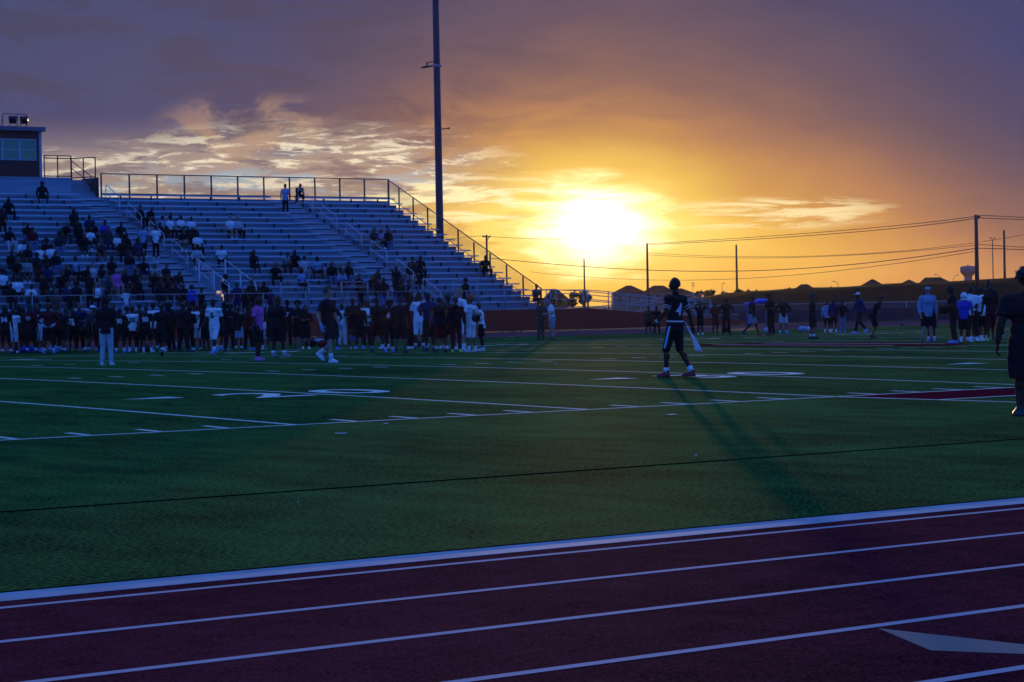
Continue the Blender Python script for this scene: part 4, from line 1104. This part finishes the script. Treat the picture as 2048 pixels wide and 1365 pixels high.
bm = bmesh.new(); tube(bm, T4 @ Vector((0,0,.055)), T4 @ Vector((0,0,.08)), .183, .183, 20, caps=False)
for v in bm.verts: v.co.y *= .78
bobj('belt', bm, PRINT, pm)
# towel hanging from his waist
bm = bmesh.new(); q = []
pts = [(.12,-.14,.98,.012), (.15,-.17,.88,.014), (.19,-.22,.76,.022), (.23,-.27,.64,.034), (.26,-.30,.52,.046), (.275,-.315,.45,.05)]
for x_, y_, z_, w2 in pts:
    for sx in (-1, 1):
        for th in (-.004, .004): q.append(bm.verts.new((x_+sx*w2*.75, y_-sx*w2*.95+th, z_-.01*sx)))
for j in range(len(pts)-1):
    b0 = 4*j; b1 = b0+4
    for f in ((0,2,2,0),(1,3,3,1),(0,1,1,0),(2,3,3,2)): bm.faces.new((q[b0+f[0]], q[b0+f[1]], q[b1+f[2]], q[b1+f[3]]))
bm.faces.new((q[-4], q[-3], q[-1], q[-2]))
tw = bobj('towel', bm, CL['white'], None, True); tw.matrix_world = h4.matrix_basis.copy(); tw.location = h4.location; tw.rotation_euler = h4.rotation_euler; tw.scale = h4.scale
tag(tw, 'white towel hanging from the waist of the player in jersey number 4', 'towel')

gp(655, 727, 575, 62, 'stride', 'black','tee','black','shorts','pale','curly','brown','white','white', 'curly-haired person in black shirt and shorts striding right with pale blue gloves', gloves='lightblue', sl=.3)
gp(517, 722, 592, 70, 'relax', 'pink','tee','black','shorts','dark','short','black','pink', None, 'person in bright pink shirt, black shorts and pink shoes on the left half')
gp(214, 731, 594, 176, 'stand', 'black','tee','palegrey','long','dark','afro','black','white','white', 'person seen from behind in black shirt with ring print and pale grey trousers', sl=.3)
gp(2062, 832, 537, 176, 'relax', 'black','tee','black','longshorts','dark','curly','black','black', None, 'large dark figure in black seen from behind, cut by the right edge', wide=1.32)
gp(430, 708, 598, -20, 'walk', 'white','jersey','white','tights','dark','short','black','blue','white', 'player in white jersey number 5 striding in front of the sideline crowd', num='5', numc=PRINTD, side='front', sl=.3)
gp(324, 713, 607, 172, 'walk', 'black','tee','black','longshorts','dark','short','black','black','white', 'person in all black with white socks walking away towards the left sideline crowd', group=GS)
gp(555, 714, 592, 150, 'relax', 'black','tee','black','longshorts','dark','short','black','grey','white', 'large man in black with white socks seen from behind, right of the pink shirt', wide=1.12)
SL = [
 (11,709,611,172,'relax','black','jersey','black','tights','dark','dreads','black','black','white','player in black jersey number 34 seen from behind at the left edge', dict(num='34', side='back')),
 (28,707,617,10,'stand','white','jersey','white','tights','dark','short','black','white','black','player in white jersey beside black number 34 at the far left', {}),
 (38,706,608,150,'hips','black','tank','black','longshorts','dark','dreads','black','black',None,'person in black sleeveless top with hand on hip near the left edge', {}),
 (61,707,609,165,'relax','maroon','tee','black','longshorts','dark','long','black','black','white','person in maroon shirt with white back lettering seen from behind', {}),
 (80,704,617,-30,'relax','white','jersey','white','tights','dark','short','black','blue','white','white-jerseyed player half hidden between the two maroon shirts', {}),
 (98,707,607,8,'hips','maroon','tee','black','longshorts','dark','short','black','blue','white','person in maroon polo shirt facing the field with white gloves', dict(gloves='white')),
 (129,706,616,120,'hold','black','tee','black','shorts','mid','short','black','black','white','person in black shirt holding a white cloth left of number 75', dict(gloves='white')),
 (146,704,617,170,'stand','black','jersey','black','tights','dark','short','black','black',None,'player in black jersey number 75 seen from behind', dict(num='75', side='back')),
 (171,705,617,100,'bend','charcoal','tee','black','shorts','mid','short','black','black','white','person in charcoal shirt bending forward beside the white helmet', {}),
 (188,704,613,-10,'relax','black','jersey','black','tights','dark','helmet','white','blue','white','player in black jersey wearing a white helmet', dict(num='12', side='front')),
 (241,706,616,172,'hips','black','jersey','black','tights','dark','short','black','blue','white','player in black jersey number 30 seen from behind', dict(num='30', side='back')),
 (266,704,614,8,'stand','white','jersey','black','tights','dark','curly','black','white','white','player in white jersey number 32 between black 30 and black 50', dict(num='32', numc=PRINTD, side='front')),
 (293,705,612,172,'relax','black','jersey','black','tights','mid','short','black','white','white','player in black jersey number 50 seen from behind', dict(num='50', side='back')),
 (308,702,606,-8,'stand','white','jersey','black','tights','dark','cap','black','black','white','tall player in white jersey behind the person walking away in black', {}),
 (343,703,604,-40,'hold','black','long','black','long','dark','helmet','black','black',None,'person in black wearing a shiny black helmet with white stripe', {}),
 (365,704,604,140,'relax','black','long','black','long','dark','short','black','black',None,'very broad man in black left of white number 17', dict(wide=1.25)),
 (395,700,609,5,'stand','white','jersey','white','tights','dark','short','black','blue','black','player in white jersey number 17 standing beside the striding number 5', dict(num='17', numc=PRINTD, side='front')),
 (461,703,607,10,'relax','black','tee','black','long','dark','helmet','black','black','white','player in black with lavender chest print right of white number 5', {}),
 (478,702,614,170,'stand','black','tee','lightblue','shorts','dark','short','black','black','white','person in black shirt and bright blue shorts behind the pink shirt', {}),
 (496,700,612,160,'relax','maroon','tee','black','long','dark','cap','black','black',None,'person in dark maroon top half hidden left of the pink shirt', {}),
 (531,699,614,-20,'stand','white','jersey','white','tights','dark','short','black','white','white','white-jerseyed player half hidden between the pink shirt and large man', {}),
 (576,697,600,6,'relax','black','tee','black','long','dark','cap','black','black',None,'person in black shirt number 7 with cap and face mask', dict(num='7', side='front', nsz=.2)),
 (597,698,603,-12,'crossed','black','hoodie','black','longshorts','mid','afro','black','black',None,'person with big curly hair in black hoodie touching their face', {}),
 (685,694,608,4,'stand','white','jersey','white','long','dark','short','black','black',None,'player in full white uniform right of the striding curly-haired person', {}),
 (707,694,596,-6,'crossed','black','long','black','long','dark','short','black','black',None,'tall person in black standing behind a small child', {}),
 (706,698,642,12,'hold','black','tee','jeans','shorts','mid','short','brown','white',None,'small child in dark shirt in front of a tall person in black', {}),
 (734,695,602,-25,'crossed','white','tee','black','long','dark','long','black','black',None,'person in white shirt with folded arms and black trousers', dict(wide=1.12)),
 (757,705,594,-150,'walk','black','tee','black','shorts','dark','short','black','black','blue','person in black running behind the man with raised arm', {}),
 (779,705,599,20,'hold','black','jersey','black','tights','dark','helmet','black','blue','white','helmeted player in black next to the man with raised arm', dict(num='66', side='front')),
 (802,706,593,165,'raise','black','long','black','longshorts','mid','short','black','black',None,'man in black raising his right arm high with a hooked hand', {}),
 (839,698,585,6,'stand','white','jersey','white','tights','dark','dreads','black','black','white','tall long-haired player in white uniform number 0 right of raised arm', dict(num='0', numc=PRINTD, side='front')),
]
SL += [
 (48,705,614,150,'crossed','navy','long','black','long','mid','dreads','black','blue',None,'person in navy between the man with hand on hip and the lettered maroon shirt', {}),
 (73,704,607,60,'stand','black','jersey','black','longshorts','mid','short','black','blue',None,'person in black between the two maroon shirts', {}),
 (114,703,610,170,'stand','maroon','long','black','long','mid','short','black','white','white','person in maroon between the maroon polo and the white cloth holder', {}),
 (160,703,607,10,'hold','navy','jersey','black','long','mid','short','black','white','white','person in navy just right of number 75', {}),
 (205,704,614,170,'hold','navy','hoodie','black','long','mid','cap','black','black',None,'person in navy left of the figure in pale trousers', {}),
 (228,703,608,-40,'crossed','maroon','tee','black','long','mid','short','black','black',None,'person in maroon between the pale trousers and number 30', {}),
 (255,702,614,150,'crossed','black','tee','black','shorts','mid','curly','black','blue','white','person in black between numbers 30 and 32', {}),
 (280,701,607,150,'stand','charcoal','long','black','long','mid','short','black','black',None,'person in charcoal between numbers 32 and 50', {}),
 (333,703,605,60,'relax','navy','jersey','black','shorts','dark','curly','black','white','white','person in navy between the walking man in black and the shiny helmet', {}),
 (380,701,613,170,'hold','black','hoodie','black','long','dark','curly','black','white',None,'person in black between the broad man and number 17', {}),
 (412,702,605,-40,'stand','black','hoodie','black','longshorts','dark','short','black','black',None,'person in black between numbers 17 and 5', {}),
 (447,701,605,60,'hold','black','hoodie','black','shorts','dark','curly','black','blue','white','person in black right behind the striding number 5', {}),
 (507,700,606,-110,'relax','maroon','hoodie','black','long','mid','curly','black','blue',None,'person in maroon left of the pink shirt', {}),
 (543,701,611,10,'crossed','black','jersey','black','shorts','dark','dreads','black','black',None,'person in black left of the large man with white socks', {}),
 (612,699,611,10,'crossed','black','hoodie','black','longshorts','mid','dreads','black','white',None,'person in black right of the curly hoodie, by the wall', {}),
 (668,700,602,150,'hips','black','tee','black','longshorts','dark','curly','black','blue',None,'person in black just right of the striding curly-haired person', {}),
 (720,698,605,170,'stand','black','long','black','longshorts','dark','short','black','blue',None,'person in black left of the folded-arms white shirt', {}),
 (770,698,609,-40,'hips','black','long','black','shorts','dark','short','black','white','white','person in black between the runner and the helmeted player', {}),
 (822,698,600,60,'stand','black','jersey','black','long','mid','cap','black','white',None,'person in black between the raised arm and the tall white uniform', {}),
 (852,697,605,-110,'stand','black','long','black','longshorts','dark','short','black','blue','white','person in black between the tall white uniform and the navy shirt', {}),
 (888,698,603,170,'crossed','black','tee','black','shorts','mid','dreads','black','white',None,'person in black between the maroon shorts and brown hair in the huddle', {}),
 (931,696,600,170,'hold','maroon','jersey','black','shorts','dark','dreads','black','blue','white','person in maroon between the two white uniforms of the huddle', {}),
]
MCOL = {'lightblue':'royal'}
for r in SL:
    k = dict(r[15]); sock = r[13]
    if sock == 'blue': sock = 'lightblue'
    o, P = gp(*r[:13], sock, r[14], group=GS, **k)
    if 'back lettering' in r[14]:
        for zc, ww in ((.36,.17), (.31,.20), (.26,.08)):
            bm = bmesh.new()
            for q in range(int(ww/.02)): box(bm, -ww/2+q*.021, -ww/2+q*.021+.013, -.152, -.146, zc-.016, zc+.016)
            bm.transform(kin('relax')['T']); bobj('back_print', bm, PRINT, kid(o, 'shirt'))
    if 'lavender' in r[14]:
        bm = bmesh.new()
        for q in range(9): box(bm, -.10+q*.022, -.10+q*.022+.014, .15, .156, .33, .355)
        bm.transform(kin('relax')['T']); bobj('chest_print', bm, CL['lavender'], kid(o, 'shirt'))
HD = [
 (860,704,585,-150,'hold','navy','tee','black','longshorts','dark','short','black','black','teal','broad man in navy shirt at the left of the huddle', dict(wide=1.08)),
 (880,705,594,178,'relax','black','tank','maroon','longshorts','mid','short','black','black','white','person in black tank top and maroon shorts seen from behind in the huddle', {}),
 (897,702,589,172,'stand','charcoal','tee','black','shorts','dark','curly','brown','black','white','brown-haired person in charcoal in the middle of the huddle', {}),
 (913,705,594,176,'stand','black','hoodie','maroon','long','mid','short','black','green',None,'person in black hoodie and maroon trousers with green shoes in the huddle', {}),
 (921,700,579,-60,'hips','white','jersey','white','tights','pale','curly','blond','white','white','tallest fair-haired player in white at the back of the huddle', {}),
 (943,704,593,-130,'hips','white','jersey','white','tights','mid','afro','red','white','white','player in white with glowing red-rimmed hair and striped sleeves', dict(num='0', numc=PRINTD)),
 (964,702,605,-100,'hold','white','tee','black','shorts','dark','short','black','white','teal','boy in loose white shirt and black shorts at the right of the huddle', {}),
]
for r in HD: gp(*r[:15], group=GH, **r[15])
# the held helmet
P = GP(955, 704); 
hm = mobj('helmet', cached(('h','helmet'), lambda: hair_mesh('helmet')), HELM['black']); Tm = AD(953, 638, math.hypot(P.x-CU, P.y-CV)-.25); hm.location = Tm; hm.rotation_euler = (0, 0, face_rz(60))
tag(hm, 'black football helmet held at the hip of the red-rimmed hair player', 'helmet')
RS = [
 (1082,680,600,35,'hold','brown','long','brown','long','mid','short','brown','black',None,'person in brown jacket and dark trousers facing the man in white', {}),
 (1105,680,597,-75,'hold','white','tee','grey','shorts','pale','short','brown','black',None,'man in white shirt and grey shorts in front of the maroon wall', {}),
 (1298,670,612,-10,'relax','charcoal','tee','black','shorts','dark','short','black','black',None,'boy in charcoal shirt, left of the pair by the ramp wall', {}),
 (1314,671,612,160,'hips','black','tee','black','long','dark','short','black','black',None,'boy in black, right of the pair by the ramp wall', {}),
 (1401,670,606,10,'headarms','black','tee','black','shorts','dark',None,'black','white',None,'person with both arms over their head right of the tall player', {}),
 (1431,671,604,10,'crossed','maroon','tee','maroon','shorts','dark','short','black','black',None,'person in maroon with folded arms next to the ginger afro', {}),
 (1453,671,596,8,'hips','black','tee','black','long','dark','afro','red','black',None,'person in black with glowing ginger afro and hand on hip', {}),
 (1504,672,592,60,'walk','black','tee','grey','shorts','dark','short','black','black',None,'person in black shirt and grey shorts walking in front of the blue canopy', {}),
 (1543,671,588,-60,'hold','black','tee','black','long','dark','cap','black','black',None,'broad person in black cap and trousers under the blue canopy', dict(wide=1.12)),
 (1567,668,594,10,'hips','black','long','palegrey','shorts','mid','short','brown','blue','white','boy in black top and pale grey shorts with white socks', {}),
 (1625,678,588,100,'armout','black','tee','black','longshorts','mid','afro','brown','black','white','frizzy-haired person in long black shirt stretching one arm out', {}),
 (1655,665,602,170,'stand','lightblue','hoodie','black','tights','dark','long','black','white','white','person in pale blue hoodie, left of the trio by the lamp post', dict(wide=1.08)),
 (1668,665,599,165,'stand','navy','hoodie','black','tights','dark','dreads','black','white','white','person in navy hoodie in the middle of the trio', {}),
 (1685,665,600,175,'backhold','black','hoodie','jeans','long','dark','cap','black','blue',None,'person in black hoodie and baggy blue jeans', {}),
 (1720,668,585,-70,'walk','navy','long','black','long','dark','cap','white','blue',None,'tall person in navy holding papers left of the bending boy', {}),
 (1745,677,592,80,'bend','black','tee','black','longshorts','mid','curly','brown','black',None,'boy in black bending forward with hair blown to the right', {}),
 (1863,682,592,-20,'stand','black','tee','black','shorts','dark','short','black','blue','white','person hidden behind the coach in the pale visor', {}),
 (1856,687,571.5,5,'relax','lightblue','long','black','shorts','pale','visor','white','black',None,'coach in pale blue long sleeves, white visor and black shorts', {}),
 (1908,687,570,-95,'hold','black','tee','black','long','dark','dreads','black','blue',None,'dreadlocked person in black holding a dark bag, facing left', dict(wide=1.08)),
 (1929,684,586,160,'relax','royal','tee','black','longshorts','dark','hood','white','white','white','person in royal blue shirt with white head covering', dict(wide=1.1)),
 (1942,681,572,150,'relax','white','long','black','long','dark','short','black','white',None,'person in white sleeves behind the royal blue shirt', {}),
 (1953,679,581,10,'hold','maroon','tank','black','shorts','dark','curly','black','blue',None,'person in maroon top between the blue shirt and tall black group', {}),
 (1967,682,574,-150,'hold','white','tee','black','tights','dark','short','black','white','white','person in white shirt left of the two tall figures in black', {}),
 (1978,680,562,170,'stand','black','tee','black','shorts','dark','bun','black','black',None,'tallest person in black at the back of the right group', {}),
 (1983,683,573,165,'relax','black','jersey','maroon','longshorts','dark','short','black','green',None,'person in black with maroon shorts and one bright shoe', {}),
 (2002,675,590,-20,'walk','red','long','black','long','dark','short','black','blue',None,'person in red sleeves partly hidden by the large dark figure', {}),
]
for r in RS: gp(*r[:15], group=GR, **r[15])

# ------------------------------------------------------------------ spectators
SP = '''15,390,sitwide,black,black,dark,long;52,445,sitlean,black,jeans,dark,short;64,447,sit,maroon,jeans,dark,long;146,420,sit,black,black,dark,long;127,446,sitlean,black,charcoal,mid,short;155,445,sit,black,black,dark,long
177,429,sit,navy,black,dark,short;185,443,sit,black,black,dark,cap;178,453,sitwide,white,black,dark,short;209,443,sit,royal,black,dark,short;214,456,sit,charcoal,navy,mid,long;239,438,sitwide,black,black,dark,short
274,411,sit,black,black,mid,short;286,414,sitlean,black,black,mid,short;286,444,stand,lightblue,black,dark,short;302,446,sit,black,black,dark,short;234,465,sit,white,black,mid,cap;251,466,sitcross,black,black,dark,short
3,420,sit,black,black,dark,long;16,452,sitwide,black,palegrey,dark,short;39,481,sitlean,white,black,dark,short;88,472,sitwide,black,black,dark,afro;79,491,sit,white,black,mid,short;102,491,sit,white,black,dark,long
118,466,sit,charcoal,jeans,dark,curly;53,491,sit,black,black,dark,short;31,520,sitlean,black,charcoal,mid,long;53,520,sit,grey,black,mid,short;148,513,sit,lightblue,black,dark,short;132,528,sit,black,black,mid,short
95,531,sit,navy,black,dark,short;119,543,sitlean,black,black,mid,curly;184,531,sit,palegrey,black,pale,long;198,521,sit,black,jeans,dark,long;222,517,sit,black,black,dark,curly;232,534,sit,pink,pink,pale,short
249,533,sit,black,black,mid,long;285,516,sitwide,black,navy,dark,cap;274,478,sit,navy,navy,dark,long;245,478,sit,black,black,dark,cap;3,541,sit,white,black,dark,afro;34,548,sit,white,black,dark,short
179,553,stand,black,black,dark,short;190,565,sit,white,black,pale,long;87,556,sit,black,black,dark,short;97,571,sitlean,charcoal,black,mid,cap;111,578,sit,brown,maroon,mid,long;251,577,walkst,white,palegrey,dark,short
268,562,sitlean,black,black,mid,short;322.5,433,sit,lightblue,black,dark,short;338,432,sit,white,black,dark,curly;360,435,sitcross,white,black,dark,short;381,435,sit,white,black,dark,short;311,455,stand,white,black,dark,short
359,457,sitlean,black,grey,mid,short;383,457,sit,black,black,dark,short;393.5,468,sit,white,black,dark,cap;392,491,sitwide,palegrey,black,dark,curly;441,490,sitwide,white,black,dark,short;459.5,436,sit,white,black,pale,long
472.5,434,sitcross,palegrey,black,pale,long;506,507,sit,black,black,dark,long;308,524,sit,grey,black,mid,long;328,523,sitwide,black,black,mid,short;352,541,sitlean,black,jeans,mid,long;303,548,sitlean,black,black,mid,short
334,549,sit,black,black,mid,curly;384,571,walkst,royal,black,dark,afro;432,549,sit,black,black,dark,afro;474,565,walkst,navy,navy,dark,short;501.5,560,walkst,black,black,mid,curly;516,571,walkst,black,black,dark,short
363,571,sitlean,black,black,dark,short;570,367,stand,lightblue,black,dark,cap;589,366,sitlean,black,black,dark,cap;549,520,sitwide,black,black,mid,short;569,509,sitlean,grey,black,mid,cap;588,505,sitwide,black,black,dark,long
607,508,sit,palegrey,grey,dark,short;631,508,sitwide,lightblue,black,dark,short;601,532,sit,lightblue,black,dark,curly;663,529,sit,black,jeans,mid,long;679,529,sitcross,charcoal,black,pale,long;696,527,sit,black,jeans,mid,long
681,545,sitlean,lightblue,black,mid,long;717,543,sitcross,black,black,mid,long;728,548,sitlean,black,navy,mid,short;736,549,sit,black,black,dark,short;747,545,sitlean,charcoal,jeans,mid,long;747,461,sit,charcoal,grey,mid,long
758,462,sitcross,lavender,black,mid,long;769,460,sit,black,jeans,mid,long;527,556,sit,black,black,dark,long;767,555,walkst,black,jeans,dark,long;792,532,stand,black,black,dark,bun;798,562,walkst,black,jeans,dark,short
722,575,walkst,black,black,dark,short;811,518,sit,black,grey,mid,long;822.5,518,sitlean,charcoal,black,mid,curly;840,516,sit,black,black,dark,long;829,537,sitlean,black,black,dark,cap;832,556,sitwide,black,black,dark,long
847,568,sit,black,black,dark,long;930,557,walkst,black,black,dark,afro;968,507,sitwide,black,black,dark,short;1071,575,sitend,brown,black,mid,short;83,359,sitwide,black,black,dark,hood
22,500,sit,black,black,dark,short;68,508,sitlean,charcoal,black,dark,curly;110,505,sit,black,jeans,mid,long;165,525,sitlean,black,black,dark,short;75,530,sit,maroon,black,dark,cap;20,562,sit,black,black,dark,short;60,562,sitwide,white,black,dark,short;132,562,sit,navy,black,mid,long
152,566,sit,black,black,dark,afro;215,551,sit,charcoal,black,mid,short;270,545,sit,black,black,dark,short;320,570,sit,black,black,dark,long;347,566,sitwide,black,charcoal,dark,short;165,471,sit,black,black,dark,short;199,476,sitlean,charcoal,black,mid,short
258,500,sit,black,jeans,dark,short;402,577,walkst,black,black,dark,curly;455,578,walkst,charcoal,black,dark,short;490,581,walkst,black,black,dark,long;541,578,walkst,navy,black,dark,cap;140,581,walkst,black,black,dark,short;62,583,walkst,charcoal,black,mid,long'''
rows = []
rd = random.Random(3)
for tok in SP.replace('\n', ';').split(';'):
    f = tok.split(','); x, y = float(f[0]), float(f[1]); pose = f[2]
    if pose in ('walkst', 'sitend'):
        v = 73.2 if pose == 'walkst' else 73.6
        P = AV(x, y, v); j = 20; hz = P.z-1.27
        rows.append(dict(x=x, y=y, pose='relax' if pose == 'walkst' else 'sit', v=v, z=1.27, u=P.x, j=j, H=hz, f=f, std=True)); continue
    best = None
    for j in range(20):
        if pose == 'stand': zt = Dj(j)+1.72; v = Vj(j)-.35
        else: zt = Sj(j)+(.80 if pose in ('sitlean',) else .90); v = Vj(j)
        P = AV(x, y, v); e = abs(P.z-zt)
        if best is None or e < best[0]: best = (e, j, P, v, zt)
    e, j, P, v, zt = best
    u = P.x
    if PT[0]-.1 < u < PT[1]+.1 and j >= PJ: j = PJ-1; v = Vj(j)
    if pose != 'stand':
        for A in (A1, A2):
            if A[0]-.25 < u < A[1]+.2: u = A[0]-.3 if u < (A[0]+A[1])/2 else A[1]+.25
    rows.append(dict(x=x, y=y, pose=pose, v=v, z=Dj(j) if pose == 'stand' else Sj(j), u=u, j=j, H=None, f=f, std=pose == 'stand'))
# keep neighbours on the same bench apart
for r in rows: r['sec'] = 'left' if r['u'] < A1[1]-.6 else ('middle' if r['u'] < A2[0]+.6 else 'right')
by = {}
for r in rows: by.setdefault((r['j'], r['sec'], r['std']), []).append(r)
ORD = ['topmost','second','third','fourth','fifth','sixth','seventh','eighth','ninth','tenth','eleventh','twelfth','thirteenth','fourteenth','fifteenth','sixteenth','seventeenth','eighteenth','nineteenth','lowest']
NTH = ['leftmost','second from left','third from left','fourth from left','fifth from left','sixth from left','seventh from left','eighth from left','ninth from left']
CN = dict(black='black', charcoal='charcoal', white='white', maroon='maroon', navy='navy', royal='royal blue', pink='pink', grey='grey', lightblue='pale blue', palegrey='pale grey', brown='brown', lavender='lavender')
SEC = dict(left='left of the left stairway', middle='between the stairways', right='right of the right stairway')
for (j, sec, std), L in by.items():
    L.sort(key=lambda r: r['u'])
    for a, b in zip(L, L[1:]):
        if b['u']-a['u'] < .46 and not std: b['u'] = a['u']+.46
    for i, r in enumerate(L):
        x, y, pose, top, bot, skin, hair = r['f'][:7]; r['n'] = i
        where = SEC[sec]
        nth = NTH[min(i, 8)]+' ' if len(L) > 1 else ''
        if pose == 'walkst': lab = f'{nth}person in {CN[top]} standing behind the pipe railing, {sec} section'
        elif pose == 'sitend': lab = 'person in brown perched at the right end of the walkway railing'
        elif pose == 'stand': lab = f'{nth}person in {CN[top]} standing on the {ORD[j]} tier, {where}'
        else: lab = f'{nth}{CN[top]}-clad spectator on the {ORD[j]} bench, {where}'
        tk = {'cap':'tee'}.get(hair, rd.choice(['tee','tee','long'] if top not in ('white','lightblue') else ['tee']))
        if hair == 'hood': tk = 'hoodie'
        bk = rd.choice(['long','shorts']) if bot not in ('jeans',) else 'long'
        ps = r['pose'] if r['pose'] != 'stand' else 'stand'
        rz = math.pi+R(rd.uniform(-22, 22)) if not std else face_rz(rd.choice([10, 150, 170, -20, 40]))
        sc = rd.uniform(.93, 1.03) if not std else (.97 if r['H'] is None else min(1.1, max(.7, r['H']/(1.775 if r['pose'] != 'sit' else .90))))
        if pose == 'sitend': sc = .97; r['z'] = 1.70; rz = math.pi
        if tk == 'tee' and rd.random() < .15: tk = 'tank'
        if hair == 'hood': hc = top
        elif hair == 'cap': hc = rd.choice(['black','navy','maroon','charcoal'])
        else: hc = rd.choice(['black','black','black','brown']) if skin != 'pale' else rd.choice(['brown','blond'])
        person((r['u'], r['v'], r['z']), rz, ps, top, tk, bot, bk, skin, hair, hc, rd.choice(['white','black','grey','white']), 'white' if rd.random() < .4 and bk == 'shorts' else None, lab, scale=sc, group='spectators on the bleachers')

# ------------------------------------------------------------------ small things lying about
def bag(x, y, m_, label, L=.55, name='duffel_bag', cat='bag', rz=0):
    P = GP(x, y); t = empty(name, P, rz, label, cat, 'gear lying along the far sideline')
    bm = bmesh.new(); ball(bm, Vector((0,0,.13)), (L/2, .15, .14), 14, 9); me = remesh(bm, .02, 2, .03, 4); mobj('body', me, m_, t)
    bm = bmesh.new(); path(bm, [(-L*.2,.0,.24), (-L*.12,0,.36), (L*.12,0,.36), (L*.2,0,.24)], .012); bobj('handle', bm, CL['black'], t)
for x, y, c, l in ((1452,664,'black','black bag on the track left of the walking person in grey shorts'), (1538,667,'lightblue','pale blue bag behind the person in black cap'),
                   (1606,664,'lightblue','pale blue bag left of the person stretching an arm out'), (1622,664,'white','white bag at the feet of the person stretching an arm out'),
                   (56,706,'royal','blue bag at the feet of the maroon shirt with lettering'), (110,706,'lightblue','pale blue bag beside the maroon polo shirt'),
                   (290,704,'charcoal','dark bag behind the player number 50'), (352,700,'palegrey','pale bag behind the broad man in black'),
                   (622,694,'black','black bag left of the striding curly-haired person'), (640,691,'lightblue','small pale blue bag behind the striding curly-haired person'),
                   (648,695,'maroon','maroon bag against the wall behind the striding person'), (828,696,'black','black bag left of the tall white uniform')):
    bag(x, y, CL[c], l, rz=R(rd.uniform(-30, 30)))
def football(P, label, rz=0):
    bm = bmesh.new(); ball(bm, Vector((0,0,0)), (.14,.085,.085), 16, 10)
    for v in bm.verts: f = 1-.35*(abs(v.co.x)/.14)**2; v.co.y *= f; v.co.z *= f
    o = bobj('football', bm, mat('football_leather', (.14,.04,.02), .5, 0, .15, 30)); o.location = P; o.rotation_euler = (0, .2, rz); tag(o, label, 'football')
    bm = bmesh.new(); box(bm, -.045, .045, -.006, .006, .082, .09); bobj('lacing', bm, PRINT, o)
P = GP(1804, 653); football(P+Vector((0,0,.09)), 'football lying on the track behind the bending boy', .6)
P = GP(1900, 687); Tm = AD(1893, 618, math.hypot(P.x-CU, P.y-CV)-.1); 
t = empty('gear_bag', Tm, face_rz(-90), 'dark floppy bag held out by the dreadlocked person in black', 'bag')
bm = bmesh.new(); ball(bm, Vector((0,0,0)), (.12,.2,.12), 12, 8); ball(bm, Vector((0,.1,-.06)), (.1,.14,.1), 12, 8); mobj('body', remesh(bm, .02, 2, .04, 2), CL['black'], t)
# scraps and markers on the turf
SCR = mat('paper_scrap', (.7,.7,.7), .7)
for i, (x, y, l, s) in enumerate(((772,848.5,'white scrap just below the near sideline left of centre',.07),(682,868,'flat white tee marker in the dark turf left of centre',.11),(1343,830.5,'flat white tee marker below the sideline under the tall player',.11),
      (1113,730,'tiny white ball in front of the hash marks',.05),(1392,914,'tiny white scrap on the near turf',.035),(1979,746,'small orange scrap left of the large dark figure',.08),(1794,661,'tiny white cup behind the bending boy',.06),(1580,664,'tiny white cup near the boy in grey shorts',.06),(1035,671,'pale scraps on the far track edge left of the brown jacket',.1),(1024,674,'flat pale paper beside the far track edge',.14),(596,1007,'tiny pale fleck on the near turf',.02))):
    P = GP(x, y); bm = bmesh.new()
    if s < .065: s *= .6; ball(bm, Vector((0,0,s*.5)), (s*.6,s*.5,s*.5), 8, 6)
    else: s *= .6; box(bm, -s, s, -s*.5, s*.5, 0, .006); bmesh.ops.bevel(bm, geom=bm.edges[:], offset=.002, segments=1)
    o = bobj('litter', bm, SCR if 'orange' not in l else mat('orange_plastic', (.6,.12,.03), .6)); o.location = P+Vector((0,0,.004)); o.rotation_euler = (0,0,rd.uniform(0,3)); tag(o, l, 'litter')
for i in range(7):
    pass
t = empty('water_bottle', (AV(418, 520, Vj(13)).x, Vj(13), Sj(13)), 0, 'pale bottle standing on the bench above the portal', 'bottle')
bm = bmesh.new(); loft(bm, [((0,0,0),.04,.04), ((0,0,.17),.04,.04), ((0,0,.21),.018,.018)], 12); bobj('body', bm, CL['lightblue'], t)
bm = bmesh.new(); tube(bm, (0,0,.21), (0,0,.25), .02); bobj('lid', bm, PRINT, t)
